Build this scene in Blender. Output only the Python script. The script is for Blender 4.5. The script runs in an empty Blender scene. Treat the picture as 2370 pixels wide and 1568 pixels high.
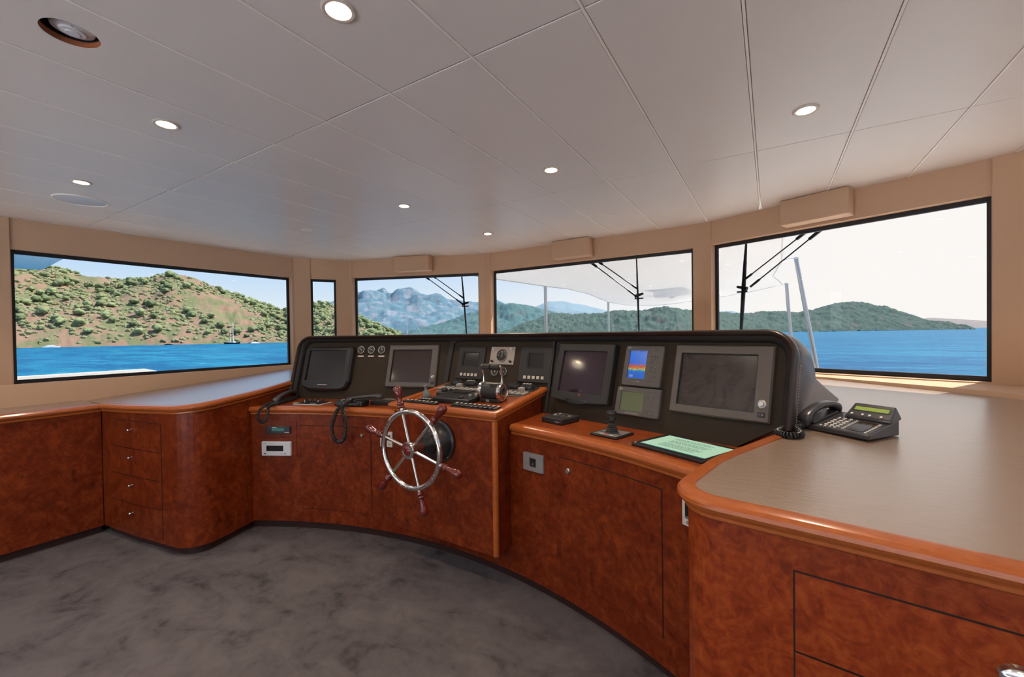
import bpy, bmesh, math, random
from mathutils import Vector, Matrix, Euler, noise
random.seed(7)
scene = bpy.context.scene
COL = scene.collection
PI = math.pi
R_ = math.radians

# ------------------------------------------------------------------ materials
def new_mat(name):
    m = bpy.data.materials.new(name); m.use_nodes = True
    nt = m.node_tree; nt.nodes.clear()
    out = nt.nodes.new('ShaderNodeOutputMaterial')
    return m, nt, out
def N(nt, t, **kw):
    n = nt.nodes.new(t)
    for k, v in kw.items():
        if k.startswith('i_'):
            key = k[2:]
            key = int(key) if key.isdigit() else key.replace('_', ' ')
            n.inputs[key].default_value = v
        else: setattr(n, k, v)
    return n
def ramp(nt, fac, stops):
    r = nt.nodes.new('ShaderNodeValToRGB')
    el = r.color_ramp.elements
    while len(el) < len(stops): el.new(0.5)
    for e, (p, c) in zip(el, stops):
        e.position = p; e.color = (*c, 1)
    nt.links.new(fac, r.inputs[0]); return r.outputs[0]
def coords(nt, scale=(1, 1, 1), rot=(0, 0, 0), src='Object'):
    tc = nt.nodes.new('ShaderNodeTexCoord'); mp = nt.nodes.new('ShaderNodeMapping')
    mp.inputs['Scale'].default_value = scale; mp.inputs['Rotation'].default_value = rot
    nt.links.new(tc.outputs[src], mp.inputs['Vector']); return mp.outputs[0]
def noise_tex(nt, vec, scale, detail=4, rough=.5, dist=0.0):
    n = nt.nodes.new('ShaderNodeTexNoise')
    n.inputs['Scale'].default_value = scale; n.inputs['Detail'].default_value = detail
    n.inputs['Roughness'].default_value = rough; n.inputs['Distortion'].default_value = dist
    nt.links.new(vec, n.inputs['Vector']); return n.outputs['Fac']
def mixc(nt, fac, a, b, mode='MIX'):
    n = nt.nodes.new('ShaderNodeMix'); n.data_type = 'RGBA'; n.blend_type = mode
    for sock, v in ((n.inputs[0], fac), (n.inputs[6], a), (n.inputs[7], b)):
        if isinstance(v, bpy.types.NodeSocket): nt.links.new(v, sock)
        elif isinstance(v, tuple): sock.default_value = (*v, 1)
        else: sock.default_value = v
    return n.outputs[2]
def bump(nt, h, strength=.2, dist=.01):
    b = nt.nodes.new('ShaderNodeBump'); b.inputs['Strength'].default_value = strength
    b.inputs['Distance'].default_value = dist
    nt.links.new(h, b.inputs['Height']); return b.outputs[0]
def principled(nt, out, color, rough=.5, metal=0.0, spec=.5, coat=0.0, coat_r=.05, normal=None, **kw):
    p = nt.nodes.new('ShaderNodeBsdfPrincipled')
    if isinstance(color, bpy.types.NodeSocket): nt.links.new(color, p.inputs['Base Color'])
    else: p.inputs['Base Color'].default_value = (*color, 1)
    if isinstance(rough, bpy.types.NodeSocket): nt.links.new(rough, p.inputs['Roughness'])
    else: p.inputs['Roughness'].default_value = rough
    p.inputs['Metallic'].default_value = metal
    p.inputs['Specular IOR Level'].default_value = spec
    p.inputs['Coat Weight'].default_value = coat
    p.inputs['Coat Roughness'].default_value = coat_r
    if normal: nt.links.new(normal, p.inputs['Normal'])
    for k, v in kw.items(): p.inputs[k.replace('_', ' ')].default_value = v
    nt.links.new(p.outputs[0], out.inputs[0]); return p
def simple(name, color, rough=.5, metal=0.0, spec=.5, coat=0.0, var=.12, vscale=30, bmp=0.0, bscale=300, coat_r=.05):
    m, nt, out = new_mat(name)
    v = coords(nt)
    f = noise_tex(nt, v, vscale, 3)
    c = mixc(nt, f, tuple(x*(1-var) for x in color), tuple(min(1, x*(1+var)) for x in color))
    nrm = bump(nt, noise_tex(nt, v, bscale, 2), bmp, .002) if bmp else None
    principled(nt, out, c, rough, metal, spec, coat, coat_r, nrm)
    return m
def emis(name, color, strength, base=(.02, .02, .02)):
    m, nt, out = new_mat(name)
    p = principled(nt, out, base, .2)
    p.inputs['Emission Color'].default_value = (*color, 1); p.inputs['Emission Strength'].default_value = strength
    return m

M = {}
def burl(name, dark, mid, light, spots=.5, rough=.28, s1=9, dd=1.2):
    m, nt, out = new_mat(name)
    v = coords(nt)
    a = noise_tex(nt, v, s1, 5, .6, dd)
    b = noise_tex(nt, v, 34, 3, .6, .6)
    mx = N(nt, 'ShaderNodeMath', operation='MULTIPLY_ADD'); mx.inputs[1].default_value = .45
    nt.links.new(b, mx.inputs[0]); 
    ml = N(nt, 'ShaderNodeMath', operation='MULTIPLY'); ml.inputs[1].default_value = .6
    nt.links.new(a, ml.inputs[0]); nt.links.new(ml.outputs[0], mx.inputs[2])
    c = ramp(nt, mx.outputs[0], [(.33, dark), (.5, mid), (.68, light)])
    v2 = coords(nt, (1, 1, .45))
    s = noise_tex(nt, v2, 22, 2, .5, .3)
    sp = ramp(nt, s, [(.27, (1, 1, 1)), (.36, (0, 0, 0))])
    fm = N(nt, 'ShaderNodeMath', operation='MULTIPLY'); fm.inputs[1].default_value = spots
    nt.links.new(sp, fm.inputs[0])
    c2 = mixc(nt, fm.outputs[0], c, tuple(x*.35 for x in dark))
    principled(nt, out, c2, rough+.08, 0, .20, .05, .15, bump(nt, a, .03, .004))
    return m
M['burl'] = burl('cherry_burl_veneer', (.080, .0095, .002), (.145, .020, .004), (.23, .041, .008))
M['burl_r'] = burl('cherry_burl_figured', (.120, .014, .003), (.225, .032, .006), (.33, .064, .012), .3, s1=13, dd=2.2)
def trimwood(name, a, b):
    m, nt, out = new_mat(name)
    v = coords(nt, (3, 3, 14))
    f = noise_tex(nt, v, 9, 5, .65, .4)
    c = ramp(nt, f, [(.35, a), (.65, b)])
    principled(nt, out, c, .28, 0, .35, .28, .1)
    return m
M['trim'] = trimwood('varnished_cherry_trim', (.36, .085, .016), (.44, .115, .023))
M['shelf'] = trimwood('varnished_cherry_top', (.20, .035, .007), (.33, .068, .013))
M['kick'] = simple('dark_kick_board', (.035, .012, .008), .5)
M['groove'] = simple('shadow_gap', (.012, .004, .003), .8)

m, nt, out = new_mat('beige_desk_leather')
v = coords(nt, (1.0, 5.0, 1), (0, 0, R_(-28)))
f = noise_tex(nt, v, 14, 4, .55, .8); f2 = noise_tex(nt, coords(nt), 2.0, 2)
c = mixc(nt, f, (.25, .165, .115), (.32, .22, .155))
principled(nt, out, c, .38, 0, .8, 1.0, .27, bump(nt, f, .45, .004))
M['desk'] = m

m, nt, out = new_mat('white_ceiling_panel')
v = coords(nt)
f = noise_tex(nt, v, 1.3, 3)
c = mixc(nt, f, (.73, .665, .61), (.80, .74, .685))
principled(nt, out, c, .42, 0, .3, .12, .2, bump(nt, noise_tex(nt, v, 500, 2), .04, .001))
M['ceil'] = m
M['ceil_gap'] = simple('ceiling_joint_strip', (.90, .84, .76), .5, var=.03)
M['wall'] = simple('beige_wall_covering', (.60, .39, .25), .55, spec=.2, var=.05, vscale=3, bmp=.12, bscale=260)
M['black'] = simple('black_rubber', (.008, .008, .009), .5)
M['blk_gloss'] = simple('black_plastic', (.018, .018, .019), .3)
M['blk_matte'] = simple('matte_black_plastic', (.022, .021, .020), .55, bmp=.15, bscale=900)
M['grey'] = simple('grey_instrument_plastic', (.095, .083, .076), .5, bmp=.1, bscale=900)
M['grey2'] = simple('warm_grey_instrument_plastic', (.11, .09, .076), .5, bmp=.1, bscale=900)
M['panel'] = simple('dark_fascia_panel', (.044, .033, .023), .6, spec=.10, var=.15, vscale=6)
M['hood'] = simple('dark_brown_leather', (.030, .016, .011), .34, bmp=.25, bscale=200)
M['hood_shell'] = simple('blue_grey_leather', (.085, .085, .105), .36, spec=.6, bmp=.3, bscale=160)
M['chrome'] = simple('polished_chrome', (.72, .70, .66), .16, 1.0, var=.03)
M['steel'] = simple('brushed_steel', (.55, .53, .50), .3, 1.0)
M['alu'] = simple('anodised_plate', (.42, .37, .32), .38, .75)
M['ms'] = simple('satin_grey_plate', (.30, .28, .27), .35, .3)
M['white'] = simple('white_plastic', (.62, .61, .62), .35, var=.03)
M['cream'] = simple('cream_plastic', (.62, .55, .47), .4, var=.04)
M['gel'] = simple('white_gelcoat', (.80, .80, .80), .25, var=.02)
M['deck'] = simple('pale_deck_coating', (.55, .53, .50), .6)
M['key'] = simple('pale_key', (.36, .33, .30), .45, var=.25, vscale=60)
M['wheelwood'] = simple('varnished_wheel_wood', (.13, .012, .006), .14, coat=.7)
M['lcd_green'] = emis('green_lcd', (.12, .13, .06), .3, (.06, .068, .035))  # faint glow added to the screen colour
M['lcd_dim'] = simple('dim_lcd', (.012, .010, .010), .12, coat=.4)
M['scr_brown'] = simple('dark_display_glass', (.034, .020, .015), .12, spec=.25, coat=.25, var=.25, vscale=9)
m, nt, out = new_mat('dusty_display_glass')
v = coords(nt); f1 = noise_tex(nt, v, 5, 6, .65, 3.5); f2 = noise_tex(nt, coords(nt, (1, 4, 1), (0, 0, R_(12))), 9, 4, .6, 1.5)
c = ramp(nt, f1, [(.40, (.030, .022, .019)), (.48, (.048, .035, .029)), (.62, (.056, .041, .034))])
c = mixc(nt, ramp(nt, f2, [(.55, (0, 0, 0)), (.72, (.35, .35, .35))]), c, (.12, .09, .075))
principled(nt, out, c, .22, 0, .3, .25, .2)
M['scr_dust'] = m
M['scr_purple'] = simple('violet_display_glass', (.028, .013, .022), .1, coat=.6, var=.2, vscale=6)
M['scr_black'] = simple('black_display_glass', (.010, .0085, .0075), .16, coat=.5)
M['teal'] = emis('teal_display', (.02, .18, .17), .35)
M['lens'] = emis('warm_lamp_lens', (1.0, .74, .45), 45)
M['mark'] = simple('pale_lettering', (.70, .66, .60), .5)
M['markdim'] = simple('dim_lettering', (.32, .29, .26), .5)
M['markred'] = emis('red_lettering', (.6, .03, .03), .5, (.5, .02, .02))
M['ink'] = simple('ink', (.05, .06, .05), .6)
M['phone'] = simple('dark_grey_phone_plastic', (.045, .043, .045), .34, coat=.15)
M['orange'] = simple('raw_wood_rim', (.30, .09, .03), .5)
M['awning'] = simple('white_canvas', (.66, .64, .615), .7, spec=.2, var=.02, vscale=2)
M['tablet'] = emis('mint_tablet_screen', (.40, .62, .43), .78)
M['amber'] = emis('amber', (1, .5, .05), 1.5)
M['grey_rub'] = simple('pale_grey_rubber', (.16, .175, .165), .5)
M['screen_dark'] = simple('dark_aft_screen', (.035, .022, .016), .5)  # only for the added dark wall aft
M['teak'] = simple('teak', (.3, .2, .12), .6)

m, nt, out = new_mat('grey_cut_pile_carpet')
v = coords(nt)
a = noise_tex(nt, coords(nt, (1, 1.5, 1), (0, 0, R_(25))), 3.6, 4, .62, .7); b = noise_tex(nt, v, 15, 3, .6, .5)
s = N(nt, 'ShaderNodeMath', operation='MULTIPLY_ADD'); s.inputs[1].default_value = .32
nt.links.new(b, s.inputs[0]); s2 = N(nt, 'ShaderNodeMath', operation='MULTIPLY'); s2.inputs[1].default_value = .74
nt.links.new(a, s2.inputs[0]); nt.links.new(s2.outputs[0], s.inputs[2])
c = ramp(nt, s.outputs[0], [(.37, (.085, .078, .080)), (.475, (.145, .133, .134)), (.62, (.185, .170, .170))])
g = noise_tex(nt, v, 420, 2, .7)
c = mixc(nt, g, c, (.30, .26, .25), 'OVERLAY')
principled(nt, out, c, .95, 0, .1, normal=bump(nt, g, .7, .004))
M['carpet'] = m

m, nt, out = new_mat('tinted_window_glass')
tr = N(nt, 'ShaderNodeBsdfTransparent'); tr.inputs[0].default_value = (.455, .455, .45, 1)
gl = N(nt, 'ShaderNodeBsdfGlossy'); gl.inputs['Roughness'].default_value = .0
fr = N(nt, 'ShaderNodeFresnel'); fr.inputs[0].default_value = 1.22
mx = N(nt, 'ShaderNodeMixShader')
ge = N(nt, 'ShaderNodeNewGeometry'); fm = N(nt, 'ShaderNodeMath', operation='SUBTRACT'); fm.inputs[0].default_value = 1; nt.links.new(ge.outputs['Backfacing'], fm.inputs[1])
fk = N(nt, 'ShaderNodeMath', operation='MULTIPLY'); nt.links.new(fr.outputs[0], fk.inputs[0]); nt.links.new(fm.outputs[0], fk.inputs[1])
nt.links.new(fk.outputs[0], mx.inputs[0]); nt.links.new(tr.outputs[0], mx.inputs[1]); nt.links.new(gl.outputs[0], mx.inputs[2])
nt.links.new(mx.outputs[0], out.inputs[0])
M['glass'] = m

m, nt, out = new_mat('sea_water')
v = coords(nt)
n1 = noise_tex(nt, coords(nt, (1, 1, 1)), .35, 5, .65, .3)
n2 = noise_tex(nt, coords(nt, (.3, .8, 1), (0, 0, R_(35))), .06, 4, .6, .3)
c = mixc(nt, n1, (.001, .058, .165), (.006, .145, .27))
c = mixc(nt, ramp(nt, n2, [(.35, (0, 0, 0)), (.6, (1, 1, 1))]), c, (.012, .165, .28))
n3 = noise_tex(nt, coords(nt, (.25, 1, 1), (0, 0, R_(-48))), .12, 5, .7, .4); n4 = noise_tex(nt, coords(nt, (.25, 1, 1), (0, 0, R_(10))), .22, 5, .7, .4)
c = mixc(nt, ramp(nt, n3, [(.44, (0, 0, 0)), (.56, (.75, .75, .75))]), c, (.0015, .070, .175))
c = mixc(nt, ramp(nt, n4, [(.55, (0, 0, 0)), (.68, (.6, .6, .6))]), c, (.04, .27, .40))
ad = N(nt, 'ShaderNodeMath', operation='ADD'); nt.links.new(n1, ad.inputs[0]); nt.links.new(n2, ad.inputs[1])
principled(nt, out, c, .5, 0, .06, normal=bump(nt, ad.outputs[0], .9, .9))
M['sea'] = m

def hillmat(name, rock1, rock2, green1, green2, sc, cover, k=.34):
    rock1, rock2, green1, green2 = [tuple(x*k for x in c) for c in (rock1, rock2, green1, green2)]
    m, nt, out = new_mat(name)
    v = coords(nt)
    a = noise_tex(nt, v, sc, 8, .68, .3); b = noise_tex(nt, v, sc*5, 6, .7)
    g = mixc(nt, b, green1, green2); r = mixc(nt, b, rock1, rock2)
    f = ramp(nt, a, [(cover-.04, (0, 0, 0)), (cover+.04, (1, 1, 1))])
    principled(nt, out, mixc(nt, f, g, r), .95, 0, .05, normal=bump(nt, b, .8, 3/sc*.02))
    return m
M['hill'] = hillmat('dry_red_hillside', (.62, .36, .25), (.80, .58, .44), (.30, .37, .18), (.56, .58, .32), .05, .49)
M['forest'] = hillmat('wooded_ridge', (.36, .33, .32), (.42, .38, .36), (.08, .19, .19), (.34, .46, .38), .03, .60)
M['ridge'] = hillmat('haze_tinted_wooded_ridge', (.30, .31, .33), (.36, .36, .36), (.14, .33, .37), (.32, .54, .54), .012, .60)  # blue of the distance mixed into the woodland colour as haze
M['mount'] = hillmat('haze_tinted_limestone_mountain', (.50, .62, .80), (.72, .76, .88), (.22, .44, .60), (.36, .62, .76), .009, .53)  # aerial haze put into rock and green colours as a blue cast
M['pale'] = hillmat('haze_tinted_pale_mountain', (.40, .52, .66), (.44, .56, .68), (.56, .80, .98), (.62, .86, 1.0), .001, .7)  # pale blue is distance haze carried by the colour
M['haze'] = hillmat('haze_tinted_shore', (.72, .66, .64), (.76, .70, .68), (.70, .64, .62), (.74, .68, .66), .001, .7)  # far shore's haze mixed into its pale colour
def leafmat(name, a, b, k=.34):
    a, b = [tuple(x*k for x in c) for c in (a, b)]
    m, nt, out = new_mat(name)
    oi = N(nt, 'ShaderNodeObjectInfo')
    v = coords(nt)
    f = noise_tex(nt, v, .22, 3, .6)
    c = mixc(nt, f, a, b)
    c = mixc(nt, oi.outputs['Random'], c, tuple(x*1.25 for x in b))
    principled(nt, out, c, .95, 0, .03, normal=bump(nt, noise_tex(nt, v, 1.2, 3), 1, 1.0))
    return m
M['leaf'] = leafmat('pine_foliage', (.20, .30, .15), (.56, .66, .34))
M['leaf2'] = leafmat('scrub_foliage', (.26, .34, .17), (.70, .76, .42))
M['bark'] = simple('bark', (.12, .08, .05), .9)

# ------------------------------------------------------------------ mesh helpers
def BM(): return bmesh.new()
def add(bm, other, mat=None, idx=None):
    me = bpy.data.meshes.new('t')
    if mat is not None: other.transform(mat)
    if idx is not None:
        for f in other.faces: f.material_index = idx
    other.to_mesh(me); other.free(); bm.from_mesh(me); bpy.data.meshes.remove(me)
    return bm
def box(x0, x1, y0, y1, z0, z1, r=0.0, seg=2):
    bm = BM(); bmesh.ops.create_cube(bm, size=1)
    bm.transform(Matrix.Translation(((x0+x1)/2, (y0+y1)/2, (z0+z1)/2)) @ Matrix.Diagonal((x1-x0, y1-y0, z1-z0, 1)))
    if r > 0:
        bmesh.ops.bevel(bm, geom=bm.edges[:], offset=r, segments=seg, affect='EDGES', profile=.5)
    return bm
def prism(poly, z0, z1, r=0.0, seg=2, vertical=False):
    """poly: list of (x,y) ccw; z0,z1 numbers or functions of (x,y)"""
    f0 = z0 if callable(z0) else (lambda x, y: z0)
    f1 = z1 if callable(z1) else (lambda x, y: z1)
    bm = BM()
    lo = [bm.verts.new((x, y, f0(x, y))) for x, y in poly]
    hi = [bm.verts.new((x, y, f1(x, y))) for x, y in poly]
    n = len(poly)
    bm.faces.new(lo[::-1]); bm.faces.new(hi)
    for i in range(n): bm.faces.new((lo[i], lo[(i+1) % n], hi[(i+1) % n], hi[i]))
    bmesh.ops.recalc_face_normals(bm, faces=bm.faces[:])
    if r > 0:
        es = [e for e in bm.edges if (not vertical) or abs((e.verts[0].co-e.verts[1].co).normalized().z) > .9]
        bmesh.ops.bevel(bm, geom=es, offset=r, segments=seg, affect='EDGES', profile=.5)
    return bm
def rrect(u0, u1, v0, v1, r, n=5):
    pts = []
    for cx, cy, a0 in ((u1-r, v0+r, -90), (u1-r, v1-r, 0), (u0+r, v1-r, 90), (u0+r, v0+r, 180)):
        for i in range(n+1):
            a = R_(a0+90*i/n); pts.append((cx+r*math.cos(a), cy+r*math.sin(a)))
    return pts
def cyl(r, z0, z1, seg=24, r2=None, bev=0.0):
    bm = BM(); r2 = r if r2 is None else r2
    lo = [bm.verts.new((r*math.cos(2*PI*i/seg), r*math.sin(2*PI*i/seg), z0)) for i in range(seg)]
    hi = [bm.verts.new((r2*math.cos(2*PI*i/seg), r2*math.sin(2*PI*i/seg), z1)) for i in range(seg)]
    bm.faces.new(lo[::-1]); bm.faces.new(hi)
    for i in range(seg): bm.faces.new((lo[i], lo[(i+1) % seg], hi[(i+1) % seg], hi[i]))
    if bev:
        es = [e for e in bm.edges if abs(e.verts[0].co.z-e.verts[1].co.z) < 1e-6]
        bmesh.ops.bevel(bm, geom=es, offset=bev, segments=2, affect='EDGES', profile=.5)
    return bm
def lathe(prof, seg=24, closed=False):
    bm = BM(); rings = []
    for r, z in prof:
        if r < 1e-6: rings.append([bm.verts.new((0, 0, z))])
        else: rings.append([bm.verts.new((r*math.cos(2*PI*i/seg), r*math.sin(2*PI*i/seg), z)) for i in range(seg)])
    prs = list(zip(rings, rings[1:])) + ([(rings[-1], rings[0])] if closed else [])
    for a, b in prs:
        for i in range(seg):
            j = (i+1) % seg
            if len(a) == 1 and len(b) == 1: continue
            if len(a) == 1: bm.faces.new((a[0], b[j], b[i]))
            elif len(b) == 1: bm.faces.new((a[i], a[j], b[0]))
            else: bm.faces.new((a[i], a[j], b[j], b[i]))
    bmesh.ops.recalc_face_normals(bm, faces=bm.faces[:])
    return bm
def tube(pts, rad, seg=10, closed=False, ry=None):
    pts = [Vector(p) for p in pts]; n = len(pts)
    rads = rad if isinstance(rad, (list, tuple)) else [rad]*n
    bm = BM(); rings = []
    def tan(i):
        if closed: return (pts[(i+1) % n]-pts[i-1]).normalized()
        return (pts[min(i+1, n-1)]-pts[max(i-1, 0)]).normalized()
    t = tan(0); up = Vector((0, 0, 1)) if abs(t.z) < .9 else Vector((1, 0, 0))
    a = t.cross(up).normalized()
    for i in range(n):
        t = tan(i); a = (a - t*a.dot(t)).normalized(); b = t.cross(a)
        rings.append([bm.verts.new(pts[i]+a*(rads[i]*math.cos(2*PI*k/seg))+b*((ry or 1)*rads[i]*math.sin(2*PI*k/seg))) for k in range(seg)])
    m = n if closed else n-1
    for i in range(m):
        A, B = rings[i], rings[(i+1) % n]
        for k in range(seg): bm.faces.new((A[k], A[(k+1) % seg], B[(k+1) % seg], B[k]))
    if not closed:
        bm.faces.new(rings[0][::-1]); bm.faces.new(rings[-1])
    bmesh.ops.recalc_face_normals(bm, faces=bm.faces[:])
    return bm
def sweep(path, prof, closed=False, zf=None):
    """path: xy polyline; prof: closed (n,z) profile, n to the RIGHT of travel; mitred. zf(x,y)=base z"""
    P = [Vector((p[0], p[1])) for p in path]; n = len(P); bm = BM(); rings = []
    for i in range(n):
        if closed: d0 = (P[i]-P[i-1]).normalized(); d1 = (P[(i+1) % n]-P[i]).normalized()
        else:
            d0 = (P[i]-P[i-1]).normalized() if i > 0 else (P[1]-P[0]).normalized()
            d1 = (P[i+1]-P[i]).normalized() if i < n-1 else d0
        n0 = Vector((d0.y, -d0.x)); n1 = Vector((d1.y, -d1.x)); mm = (n0+n1).normalized()
        k = 1/max(.35, mm.dot(n0))
        zb = zf(P[i].x, P[i].y) if zf else 0
        rings.append([bm.verts.new((P[i].x+mm.x*a*k, P[i].y+mm.y*a*k, zb+z)) for a, z in prof])
    m = n if closed else n-1; q = len(prof)
    for i in range(m):
        A, B = rings[i], rings[(i+1) % n]
        for k in range(q): bm.faces.new((A[k], B[k], B[(k+1) % q], A[(k+1) % q]))
    if not closed: bm.faces.new(rings[0]); bm.faces.new(rings[-1][::-1])
    bmesh.ops.recalc_face_normals(bm, faces=bm.faces[:])
    return bm
def fillet(path, rads, n=7):
    out = []
    for i, p in enumerate(path):
        r = rads[i]
        if r <= 0 or i in (0, len(path)-1): out.append(tuple(p)); continue
        P = Vector(p); A = (Vector(path[i-1])-P); B = (Vector(path[i+1])-P)
        a, b = A.normalized(), B.normalized(); ang = a.angle(b); d = min(r/math.tan(ang/2), .49*A.length, .49*B.length); r = d*math.tan(ang/2)
        c = P+(a+b).normalized()*(r/math.sin(ang/2)); s = P+a*d; e = P+b*d
        a0 = math.atan2(s.y-c.y, s.x-c.x); a1 = math.atan2(e.y-c.y, e.x-c.x)
        while a1-a0 > PI: a1 -= 2*PI
        while a1-a0 < -PI: a1 += 2*PI
        for k in range(n+1):
            t = a0+(a1-a0)*k/n; out.append((c.x+r*math.cos(t), c.y+r*math.sin(t)))
    return out
def offset(path, d):
    P = [Vector(p) for p in path]; out = []
    for i in range(len(P)):
        d0 = (P[i]-P[i-1]).normalized() if i > 0 else (P[1]-P[0]).normalized()
        d1 = (P[i+1]-P[i]).normalized() if i < len(P)-1 else d0
        n0 = Vector((d0.y, -d0.x)); n1 = Vector((d1.y, -d1.x)); mm = (n0+n1).normalized()
        q = P[i]+mm*(d/max(.35, mm.dot(n0))); out.append((q.x, q.y))
    return out
def along(path):
    """returns f(s, z, off): point on the vertical surface over the polyline, off to the right; and total length"""
    P = [Vector(p) for p in path]; L = [0]
    for a, b in zip(P, P[1:]): L.append(L[-1]+(b-a).length)
    def f(s, z, off=0):
        i = 0
        while i < len(L)-2 and s > L[i+1]: i += 1
        d = (P[i+1]-P[i]).normalized(); q = P[i]+d*(s-L[i])
        return (q.x+d.y*off, q.y-d.x*off, z)
    return f, L[-1]
def slab(f, s0, s1, z0, z1, o0, o1, n=12, bev=0):
    bm = BM(); g = []
    for i in range(n+1):
        s = s0+(s1-s0)*i/n
        g.append([bm.verts.new(f(s, z, o)) for z, o in ((z0, o0), (z1, o0), (z1, o1), (z0, o1))])
    for i in range(n):
        for k in range(4): bm.faces.new((g[i][k], g[i][(k+1) % 4], g[i+1][(k+1) % 4], g[i+1][k]))
    bm.faces.new(g[0][::-1]); bm.faces.new(g[-1])
    bmesh.ops.recalc_face_normals(bm, faces=bm.faces[:])
    return bm
def text(s, size, align='CENTER', ext=.0004):
    cu = bpy.data.curves.new('t', 'FONT'); cu.body = s; cu.size = size; cu.align_x = align; cu.align_y = 'CENTER'; cu.extrude = ext
    o = bpy.data.objects.new('t', cu); COL.objects.link(o); bpy.context.view_layer.update()
    me = o.to_mesh(); bm = BM(); bm.from_mesh(me); o.to_mesh_clear()
    bpy.data.objects.remove(o); bpy.data.curves.remove(cu); return bm
def blob(r, sub=2, amp=.25, freq=1.5, seed=0, sz=1.0):
    bm = BM(); bmesh.ops.create_icosphere(bm, subdivisions=sub, radius=1)
    for v in bm.verts:
        k = 1+amp*noise.noise(v.co*freq+Vector((seed*7.3, seed*3.1, seed)))*2
        v.co = Vector((v.co.x*k, v.co.y*k, v.co.z*k*sz))*r
    return bm

# ------------------------------------------------------------------ object helpers
def mk(name, bm, mats, parent=None, smooth=False, label=None):
    """bm in the parent's local coordinates"""
    me = bpy.data.meshes.new(name); bm.to_mesh(me); bm.free()
    for m_ in (mats if isinstance(mats, (list, tuple)) else [mats]): me.materials.append(M[m_] if isinstance(m_, str) else m_)
    if smooth:
        for p in me.polygons: p.use_smooth = True
        try: me.set_sharp_from_angle(angle=R_(smooth if smooth is not True else 40))
        except Exception: pass
    o = bpy.data.objects.new(name, me); COL.objects.link(o)
    if parent: o.parent = parent
    if label: o['label'] = label
    return o
def tag(o, label, cat, group=None, kind=None):
    if label: o['label'] = label
    if cat: o['category'] = cat
    if group: o['group'] = group
    if kind: o['kind'] = kind
    return o
def thing(name, label, cat, mat=None, group=None):
    o = bpy.data.objects.new(name, None); COL.objects.link(o); o.empty_display_size = .05
    if mat is not None:
        if isinstance(mat, (tuple, list, Vector)) : mat = Matrix.Translation(mat)
        o.matrix_world = mat
    return tag(o, label, cat, group)
def wmk(name, bm, mats, parent, **k):
    """bm in world coordinates"""
    def WM(o): return (WM(o.parent) @ o.matrix_parent_inverse @ o.matrix_basis) if o.parent else o.matrix_basis.copy()
    bm.transform(WM(parent).inverted()); return mk(name, bm, mats, parent, **k)
def struct(name, bm, mats, parent=None, **k):
    o = mk(name, bm, mats, parent, **k)
    if parent is None: o['kind'] = 'structure'
    return o
def copy_tree(o, parent=None):
    c = o.copy(); COL.objects.link(c)
    if parent: c.parent = parent
    for ch in list(o.children): copy_tree(ch, c)
    return c
def frame(o, x, y, z):
    return Matrix(((x[0], y[0], z[0], o[0]), (x[1], y[1], z[1], o[1]), (x[2], y[2], z[2], o[2]), (0, 0, 0, 1)))
def Tr(x, y, z): return Matrix.Translation((x, y, z))
def Rz(a): return Matrix.Rotation(R_(a), 4, 'Z')
def Rx(a): return Matrix.Rotation(R_(a), 4, 'X')
def Ry(a): return Matrix.Rotation(R_(a), 4, 'Y')
# ================================================================== the room
CX = -1.67
def mir(p): return (2*CX-p[0], p[1])
WL = [(-5.2, -3.0), (-4.88, 2.97), (-4.53, 3.487), (-2.88, 4.10), (-.50, 4.055), (1.19, 3.487), (1.54, 2.97), (1.86, -3.0)]
WL[5] = (1.19, 3.39)
def facet(name, P, Q, openings, pillars, top=2.36, bottom=0.0):
    """beige wall facet with its window openings [(s0, s1, z0, z1)], the proud pillars [(s0, s1)] between"""
    f, L = along([P, Q]); bm = BM(); T = .11
    cuts = sorted(openings)
    s = 0
    for a, b, z0, z1 in cuts:
        if a-s > .001: add(bm, slab(f, s, a, bottom, top, -T, 0, 1))
        add(bm, slab(f, a, b, bottom, z0, -T, 0, 1))
        add(bm, slab(f, a, b, z1, top, -T, -.008, 1))
        s = b
    if L-s > .001: add(bm, slab(f, s, L, bottom, top, -T, 0, 1))
    for a, b in pillars: add(bm, slab(f, a, b, bottom, top, 0, .006, 1))
    return struct(name, bm, 'wall')
wn = [0]
def window(P, Q, a, b, z0, z1, depth=.07, gas=.03):
    f, L = along([P, Q]); wn[0] += 1
    w = thing('window_%d' % wn[0], None, None); w['kind'] = 'structure'
    bm = BM(); o0, o1 = -depth-.02, -depth
    g = gas
    for s0, s1, y0, y1 in ((a, b, z1-g, z1), (a, b, z0, z0+g), (a, a+g*.8, z0+g, z1-g), (b-g*.8, b, z0+g, z1-g)):
        add(bm, slab(f, s0, s1, y0, y1, o0, o1, 1))
    mk('frame', bm, 'black', w)
    mk('pane', slab(f, a+.005, b-.005, z0+.005, z1-.005, -depth-.014, -depth-.010, 1), 'glass', w)
OP1 = (3.775, 5.955, 1.058, 2.112); OPa = (.5, 3.2, 1.075, 2.112)
facet('wall_left', WL[0], WL[1], [OPa, OP1], [(3.2, 3.77)])
facet('wall_front_left_corner', WL[1], WL[2], [(.18, .468, 1.09, 2.11)], [(.004, .176)])
facet('wall_front_left', WL[2], WL[3], [(.035, 1.688, 1.085, 2.135)], [])
facet('wall_front', WL[3], WL[4], [(.085, 2.297, 1.085, 2.145)], [])
facet('wall_front_right', WL[4], WL[5], [(.07, 1.68, 1.085, 2.15)], [(1.685, 1.81)])
f6, L6 = along([WL[5], WL[6]])
facet('wall_front_right_corner', WL[5], WL[6], [(L6-.44, L6-.16, 1.09, 2.11)], [])
f7, L7 = along([WL[6], WL[7]])
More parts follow.
